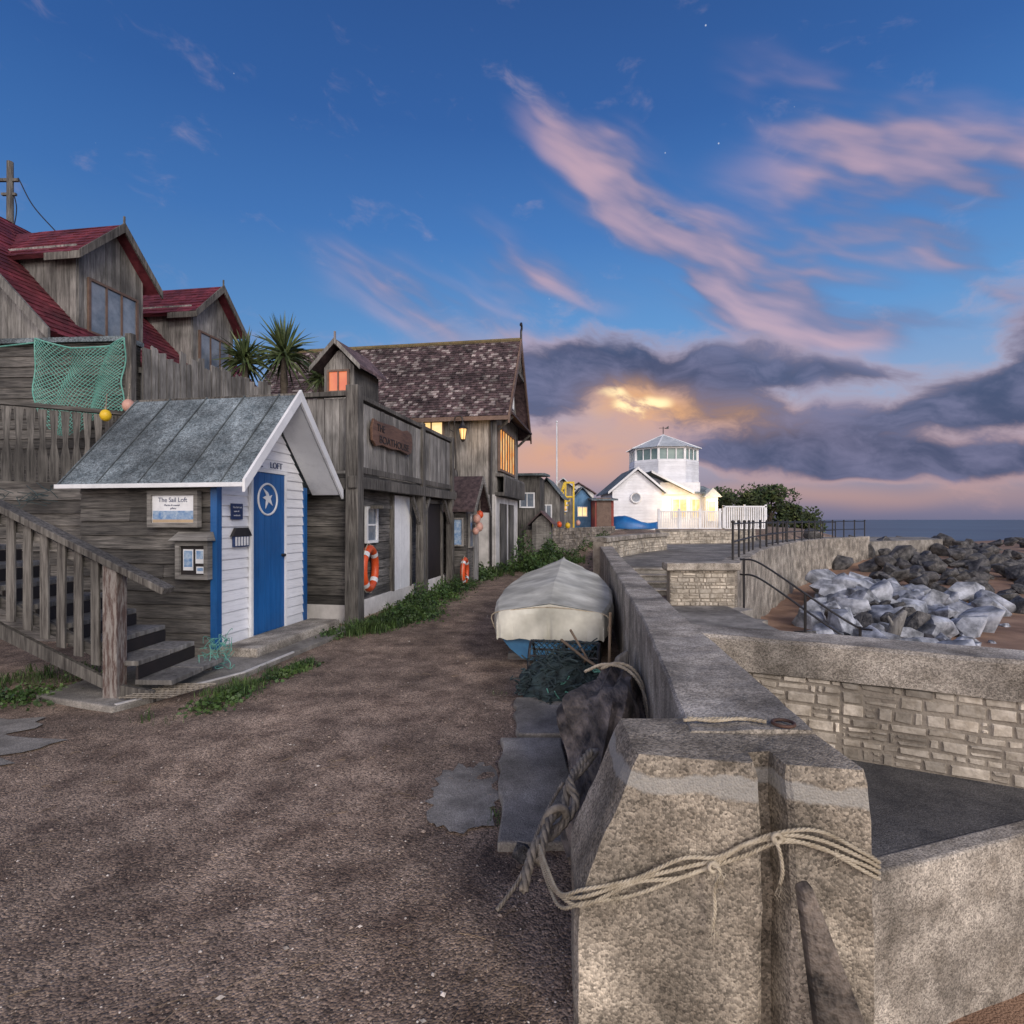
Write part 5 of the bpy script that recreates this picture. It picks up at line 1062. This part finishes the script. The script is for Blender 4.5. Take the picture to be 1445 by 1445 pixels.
b.box(0, 2.8, 0, .08, 1.42, 1.52); b.box(0, 2.8, 0, .08, .0, .1); b.box(1.35, 1.45, -.02, .1, 0, 1.6); b.box(2.7, 2.82, 0, .1, 0, 1.6); b.mk('frame', gp, 'white')
bo = thing('covered_boat', 'small boat under a blue tarpaulin near the house', 'boat', (5.75, 32.8, 1.0), 0); bo.scale = (1.15, 1.15, 1.3)
b = MB(); vs = []; n = 14
for i in range(n + 1):
    t = i / n; hw_ = .62 * math.sin(math.pi * min(.5, t * .9 + .12)) if t < .55 else .62 * math.cos((t - .55) / .45 * 1.45); hz = .55 + .12 * math.sin(t * 6) - .15 * t
    for (a, z) in ((-1, .05), (-1.02, .3), (-.5, hz * .9), (0, hz), (.5, hz * .9), (1.02, .3), (1, .05)): vs.append(V((t * 2.3, a * hw_ + .02 * noise.noise(V((t * 9, a * 3, 0))), z + .03 * noise.noise(V((t * 12, a * 5, 2))))))
b.add(vs, [(i * 7 + k, i * 7 + k + 1, i * 7 + k + 8, i * 7 + k + 7) for i in range(n) for k in range(6)] + [tuple(range(7)), tuple(range(n * 7, n * 7 + 7))]); b.mk('cover', bo, 'teal', smooth=True)
b = MB(); b.box(.1, 2.1, -.3, .3, -.1, .06); b.mk('hull', bo, 'white')

# ------------------------------------------------------------------ dinghy
dg = thing('dinghy', 'blue dinghy under a pale canvas cover on the lane', 'boat', (.41, 6.15, 0), -7.3)
def lerpt(tb, t):
    for (a, va), (c, vc) in zip(tb, tb[1:]):
        if a <= t <= c: f = (t - a) / (c - a); f = f * f * (3 - 2 * f) * .5 + f * .5; return va + (vc - va) * f
    return tb[-1][1]
BW = [(0, .57), (.2, .67), (.45, .70), (.7, .58), (.88, .33), (1, .03)]; GZ = [(0, .60), (.4, .64), (.8, .74), (1, .84)]; LB = 4.1
b = MB(); vs = []; n = 30
for i in range(n + 1):
    t = i / n; w = lerpt(BW, t) * .97; gz_ = lerpt(GZ, t); kz_ = .05 + .25 * ss(.8, 1, t)
    sec = [(-1, gz_), (-.98, gz_ - .18), (-.92, gz_ - .32), (-.78, kz_ + .14), (-.55, kz_ + .04), (0, kz_), (.55, kz_ + .04), (.78, kz_ + .14), (.92, gz_ - .32), (.98, gz_ - .18), (1, gz_)]
    for a, z in sec: vs.append(V((a * w, t * LB, z)))
b.add(vs, [(i * 11 + k, i * 11 + k + 1, i * 11 + k + 12, i * 11 + k + 11) for i in range(n) for k in range(10)] + [tuple(range(11))]); b.mk('hull', dg, 'hullblue', smooth=True, sharp=.5)
b = MB(); vs = []; n = 44; m_ = 17
for i in range(n + 1):
    t = i / n; w = lerpt(BW, t) + .025; gz_ = lerpt(GZ, t) + .01; rd = (.09 + .10 * ss(0, .25, t)) * (1 - .55 * ss(.75, 1, t)); hem = .28 - .10 * ss(.3, 1, t)
    if t < .06: w *= .95 + .05 * (t / .06) ** .5
    sec = [(-1.02, gz_ - hem), (-1.035, gz_ - hem * .66), (-1.03, gz_ - hem * .33), (-1.01, gz_ - .03), (-.97, gz_ + .0), (-.7, gz_ + rd * .29), (-.4, gz_ + rd * .59), (-.12, gz_ + rd * .88), (0, gz_ + rd)]
    sec = sec + [(-a, z) for a, z in sec[:-1][::-1]]
    for k, (a, z) in enumerate(sec):
        e = abs(k - 8) / 8; wob = .009 * noise.noise(V((t * 9, k * .25, 1))) * (1.6 if e > .6 else .4)
        vs.append(V((a * w + math.copysign(wob, a) * (1 if e > .5 else 0), t * LB - (0.01 if i == 0 else 0), z + wob - (.008 if i == 0 else 0))))
b.add(vs, [(i * m_ + k, i * m_ + k + 1, (i + 1) * m_ + k + 1, (i + 1) * m_ + k) for i in range(n) for k in range(m_ - 1)])
cols_ = 28; dv = []
top = [vs[k] for k in range(m_)]
def topat(f):
    q = f * 12 + 2; i0 = min(int(q), m_ - 2); return top[i0].lerp(top[i0 + 1], q - i0)
for j in range(6):
    for c in range(cols_ + 1):
        f = c / cols_; p = topat(f); bot = .31 + .015 * math.sin(c * 1.7); z = p.z + (bot - p.z) * j / 5; dv.append(V((p.x, -.012 - .012 * min(j, 1) - .006 * j * abs(math.sin(c * .9)) - .04 * math.sin(f * math.pi) - .010 * noise.noise(V((c * .6, j * .5, 0))), z)))
b.add(dv, [(j * (cols_ + 1) + c, j * (cols_ + 1) + c + 1, (j + 1) * (cols_ + 1) + c + 1, (j + 1) * (cols_ + 1) + c) for j in range(5) for c in range(cols_)])
b.mk('canvas_cover', dg, 'tarp', smooth=True, sharp=.30)
b = MB(); rope_into(b, [(-.61, .04, .40), (-.62, -.01, .57), (-.3, -.045, .635), (0, -.06, .66), (.3, -.045, .635), (.61, -.01, .57), (.62, .05, .4)], .007); b.mk('lashing', dg, 'rope')
for y0, w_ in ((.3, .5), (2.9, .4)): b = MB(); b.box(-w_, w_, y0, y0 + .12, -.02, .07); b.mk('chock', dg, 'wood_gh')

# ------------------------------------------------------------------ foreground clutter
for (x0, x1, y0, y1, lb) in ((.03, .45, 4.15, 5.0, 'mossy concrete slab beside the wall'), (-.07, .36, 2.75, 4.08, 'long weathered concrete slab on the gravel')):
    n = 10; b = MB(); t_ = []
    for i in range(n + 1): yy = y0 + (y1 - y0) * i / n; t_.append((x0 + R(-.02, .02), yy))
    for i in range(n + 1): yy = y1 - (y1 - y0) * i / n; t_.append((x1 + R(-.015, .015), yy))
    b.prism([(x, y, -.05) for x, y in t_], (0, 0, .09)); o = b.mk('concrete_slab', None, 'conc2', bevel=.012); tag(o, lb, 'slab', 'slabs along the wall')
lg = MB()
path = spline([(.93, 4.75, .20), (.80, 4.3, .27), (.64, 3.75, .30), (.53, 3.25, .26), (.42, 2.85, .21), (.30, 2.45, .13)], 14); NP = len(path); vs = []; nn = 48
rads = [lerpt([(0, .08), (.06, .16), (.3, .23), (.5, .25), (.72, .17), (.93, .11), (1, .05)], i / (NP - 1)) for i in range(NP)]
for i, p in enumerate(path):
    d = (path[min(i + 1, NP - 1)] - path[max(i - 1, 0)]).normalized(); a = d.cross(Z).normalized(); c = a.cross(d)
    for k in range(nn):
        t = 2 * math.pi * k / nn; e = V((math.cos(t), math.sin(t), i / NP * 3))
        rr_ = rads[i] * (1 + .42 * noise.noise(V((e.x * 1.2, e.y * 1.2, e.z * 1.3))) + .22 * noise.noise(V((e.x * 4, e.y * 4, e.z * 1.2 + 7))) + .14 * noise.noise(V((e.x * 10, e.y * 10, e.z * 1.6 + 3))))
        vs.append(p + a * math.cos(t) * rr_ * 1.05 + c * math.sin(t) * rr_)
lg.add(vs, [(i * nn + k, i * nn + (k + 1) % nn, (i + 1) * nn + (k + 1) % nn, (i + 1) * nn + k) for i in range(NP - 1) for k in range(nn)] + [tuple(range(nn)), tuple(range((NP - 1) * nn, NP * nn))])
tag(lg.mk('driftwood_log', None, 'log', smooth=True, sharp=.7), 'gnarled dark driftwood log against the wall', 'log')
sp_ = MB(); sp_.hexa([(.78, 4.62, 0), (.94, 4.56, 0), (.96, 4.70, 0), (.82, 4.76, 0), (.82, 4.54, .50), (.93, 4.52, .58), (.94, 4.62, .54), (.84, 4.64, .48)]); tag(sp_.mk('timber_stump', None, 'wood_gv', bevel=.03), 'split grey timber stump standing by the wall', 'timber')
for (x, y, s_) in ((.05, 2.62, .07), (.42, 4.0, .08), (.5, 4.5, .1), (.95, 5.3, .12)):
    o = bpy.data.objects.new('stone', random.choice(RD)); COL.objects.link(o); o.location = (x, y, s_ * .4 + .03); o.scale = (s_, s_, s_); o.rotation_euler = (R(-.4, .4), R(-.4, .4), R(0, 6)); tag(o, 'dark stone lying beside the driftwood', 'stone', 'stones beside the wall')
lp = thing('lobster_pot', 'dark netted lobster pot with tangled teal rope', 'lobster pot', (.50, 5.38, 0), -12)
fr = MB(); fr.beam((-.32, -.2, .06), (.32, -.2, .06), .03, .03); fr.beam((-.32, .2, .06), (.32, .2, .06), .03, .03)
for x in (-.32, 0, .32): fr.beam((x, -.2, .06), (x, .2, .06), .03, .03); fr.tube([(x, -.2 * math.cos(a / 12 * math.pi) * 1.0, .06 + .38 * math.sin(a / 12 * math.pi)) for a in range(13)], .014, 6)
for a in (3, 6, 9): fr.tube([(-.32, -.2 * math.cos(a / 12 * math.pi), .06 + .38 * math.sin(a / 12 * math.pi)), (.32, -.2 * math.cos(a / 12 * math.pi), .06 + .38 * math.sin(a / 12 * math.pi))], .012, 6)
fr.mk('frame', lp, 'iron')
nt_ = MB()
for k in range(-12, 26):
    for sg_ in (1, -1):
        pts = []
        for i in range(25):
            a = i / 24; x = -.32 + (k / 12 + sg_ * a * .9) * .64
            if -.32 <= x <= .32: pts.append((x, -.205 * math.cos(a * math.pi), .065 + .385 * math.sin(a * math.pi)))
        if len(pts) > 2: nt_.tube(pts, .004, 3, False)
nt_.mk('netting', lp, 'netd', fixn=False)
nh = MB(); vs = []; nr_, nk = 16, 30
for i in range(nr_ + 1):
    f = i / nr_
    for k in range(nk):
        t = 2 * math.pi * k / nk; ex_ = math.cos(t) * (1 - f ** 2.2) ** .5 if f < 1 else 0; ey = math.sin(t) * (1 - f ** 2.2) ** .5 if f < 1 else 0
        q = 1 + .35 * noise.noise(V((math.cos(t) * 2, math.sin(t) * 2, f * 2))) + .2 * noise.noise(V((math.cos(t) * 6, math.sin(t) * 6, f * 6)))
        vs.append(V((.48 + ex_ * .38 * q, 5.14 + ey * .24 * q, .36 * f * (1 + .3 * noise.noise(V((ex_ * 3, ey * 3, 0)))))))
nh.add(vs, [(i * nk + k, i * nk + (k + 1) % nk, (i + 1) * nk + (k + 1) % nk, (i + 1) * nk + k) for i in range(nr_) for k in range(nk)])
hp = thing('net_heap', 'heap of black fishing net piled behind the boat', 'net', (0, 0, 0)); nh.mk('bulk', hp, 'netd', smooth=True)
nr = MB()
for k in range(340):
    t = R(0, 6.28); q0 = random.random() ** .5; c = V((.48 + .40 * q0 * math.cos(t), 5.12 + .27 * q0 * math.sin(t), .05 + .38 * (1 - q0 ** 2) * R(.6, 1.05))); q = [c]
    for j in range(4): q.append(q[-1] + V((R(-.08, .08), R(-.06, .06), R(-.05, .04)))); q[-1].z = max(q[-1].z, .02)
    nr.tube(spline(q, 4), R(.004, .010), 5)
nr.mk('strands', hp, 'netd', fixn=False)
ln = MB()
for k in range(5):
    c = V((.5 + R(-.3, .3), 4.90, R(.1, .3))); q = [c]
    for j in range(4): q.append(q[-1] + V((R(-.1, .1), R(-.04, .03), R(-.06, .05))))
    ln.tube(spline(q, 4), .005, 5)
ln.mk('strands', hp, 'net', fixn=False)
sk = MB(); sk.tube([(.50, 5.3, .05), (.66, 5.0, .38), (.55, 5.35, .56)], .012, 6); sk.tube([(.45, 5.2, .50), (.62, 4.95, .40), (.85, 4.75, .28)], .013, 6); sk.tube([(.9, 5.3, .05), (.95, 5.5, .7)], .014, 6)
tag(sk.mk('driftwood_sticks', None, 'straw'), 'thin bent sticks lying on the pots', 'stick')
# ropes round the wall end
rp_ = MB()
for dz, dy, w_ in ((.016, 0, 0), (.0, .004, .01), (-.016, .002, -.008), (.030, .002, -.012)):
    rope_into(rp_, [(.10, 2.08, .38 + dz), (.12, 1.9, .40 + dz), (.15, 1.76, .425 + dz + w_), (.215, 1.70 - dy, .46 + dz * .8 - w_), (.36, 1.69, .51 + dz * 1.1 + w_), (.50, 1.677, .555 + dz * 1.1 - w_), (.60, 1.668, .595 + dz * .5), (.68, 1.66, .64 + dz * .8 + w_), (.775, 1.64, .68 + dz * .6), (.88, 1.625, .67 + dz * .9 - w_), (1.0, 1.613, .62 + dz * 1.1), (1.055, 1.64, .585 + dz), (1.06, 1.8, .56 + dz)], .0058)
rope_into(rp_, [(.58, 1.652, .60), (.60, 1.642, .585), (.585, 1.648, .53), (.59, 1.655, .47), (.585, 1.66, .41)], .006); rope_into(rp_, [(.75, 1.632, .69), (.765, 1.625, .65), (.775, 1.63, .59), (.77, 1.635, .55)], .0055)
for k in range(40):
    f = random.choice([(.585, 1.66, .41), (.77, 1.635, .55), (.60, 1.64, .585), (.30, 1.69, .49), (.92, 1.62, .66)]); p = V(f); rp_.tube([p, p + V((R(-.02, .02), R(-.01, .0), R(-.03, 0))), p + V((R(-.03, .03), R(-.012, .0), R(-.06, -.02)))], .0011, 3)
rp_.torus((.585, 1.652, .59), X, Z, .013, .006, 20, 7); rp_.torus((.76, 1.632, .685), X, Z, .012, .006, 20, 7)
tag(rp_.mk('mooring_rope', None, 'rope', smooth=True, fixn=False), 'pale frayed rope wound around the wall end', 'rope')
rg = MB()
rope_into(rg, [(.10, 2.15, .30), (.15, 2.3, .38), (.22, 2.42, .38), (.25, 2.5, .44), (.33, 2.62, .46), (.42, 2.85, .44)], .018)
rope_into(rg, [(.04, 2.05, .26), (.09, 2.2, .34), (.17, 2.3, .33), (.27, 2.4, .40), (.26, 2.5, .46), (.38, 2.75, .48)], .018)
rope_into(rg, [(-.06, 2.3, .02), (.04, 2.4, .10), (.12, 2.6, .18), (.2, 2.8, .22), (.26, 2.9, .26)], .009)
rg.torus((.18, 2.34, .37), V((1, .3, 0)), V((.2, 0, 1)), .045, .017, 24, 8)
tag(rg.mk('knotted_rope', None, 'ropeg', smooth=True, fixn=False), 'grey knotted rope hanging from the driftwood', 'rope')
r3 = MB(); rope_into(r3, [(.66, 4.2, .50), (.76, 4.15, .55), (.86, 4.1, .53), (.91, 4.0, .45), (.89, 3.8, .37), (.87, 3.5, .22)], .013); rope_into(r3, [(.55, 4.3, .45), (.68, 4.2, .53), (.82, 4.05, .53), (.89, 3.9, .44), (.88, 3.6, .30), (.86, 3.3, .14)], .012)
tag(r3.mk('mooring_rope', None, 'rope', smooth=True, fixn=False), 'straw-coloured rope looped over the driftwood', 'rope')
r4 = MB(); rope_into(r4, [(.62, 2.01, .898), (.70, 1.98, .900), (.80, 2.0, .900), (.88, 1.97, .900)], .007); rope_into(r4, [(.60, 1.99, .898), (.72, 2.005, .899), (.86, 1.99, .900)], .006); tag(r4.mk('short_rope', None, 'rope', smooth=True, fixn=False), 'short rope through the iron ring on the wall', 'rope')
r5 = MB(); r5.torus((.935, 1.96, .898), X, Y, .035, .006, 24, 8); tag(r5.mk('mooring_ring', None, mat('rusty_iron', (.06, .03, .02), (.12, .06, .04), 10, .7, .4, 30), smooth=True), 'rusty iron mooring ring on top of the wall', 'ring')
pk = MB(); pk.hexa([(.84, 1.50, .0), (1.03, 1.47, .0), (1.03, 1.51, .0), (.84, 1.54, 0), (.79, 1.56, .58), (.82, 1.55, .60), (.82, 1.59, .60), (.79, 1.60, .58)]); tag(pk.mk('timber_wedge', None, 'log', bevel=.01), 'dark timber offcut leaning on the wall end', 'timber')
ns_ = MB()
for k in range(46):
    a = R(0, 6.28); c = V((-3.05 + .13 * math.cos(a) * R(.3, 1), 5.9 + .12 * math.sin(a), R(.12, .40))); q = [c]
    for j in range(4): q.append(q[-1] + V((R(-.07, .07), R(-.05, .05), R(-.1, .06)))); q[-1].z = max(q[-1].z, .08)
    ns_.tube(spline(q, 4), .0035, 3)
tag(ns_.mk('net_bundle', None, 'net', fixn=False), 'bundle of green netting beside the hut step', 'net')
gm = MB()
for k in range(9): gm.tube([(-3.35 + k * .05, 4.85, .075), (-3.15 + k * .05, 5.25, .075)], .006, 4)
for k in range(9): gm.tube([(-3.35 + k * .025, 4.85 + k * .05, .082), (-2.93 + k * .025, 4.85 + k * .05, .082)], .006, 4)
tag(gm.mk('crate_lid', None, 'ropeg'), 'flat grey mesh mat at the foot of the stairs', 'mat')

# ------------------------------------------------------------------ camera
cam = bpy.data.cameras.new('camera'); co = bpy.data.objects.new('camera', cam); COL.objects.link(co)
cam.lens = 20; cam.sensor_width = 36; cam.clip_end = 8000; cam.clip_start = .05; cam.shift_y = .0073
co.location = (0, 0, 1.6); co.rotation_euler = (rad(90), 0, 0)
scene.camera = co
scene.view_settings.view_transform = 'Standard'; scene.view_settings.look = 'None'; scene.view_settings.exposure = 0
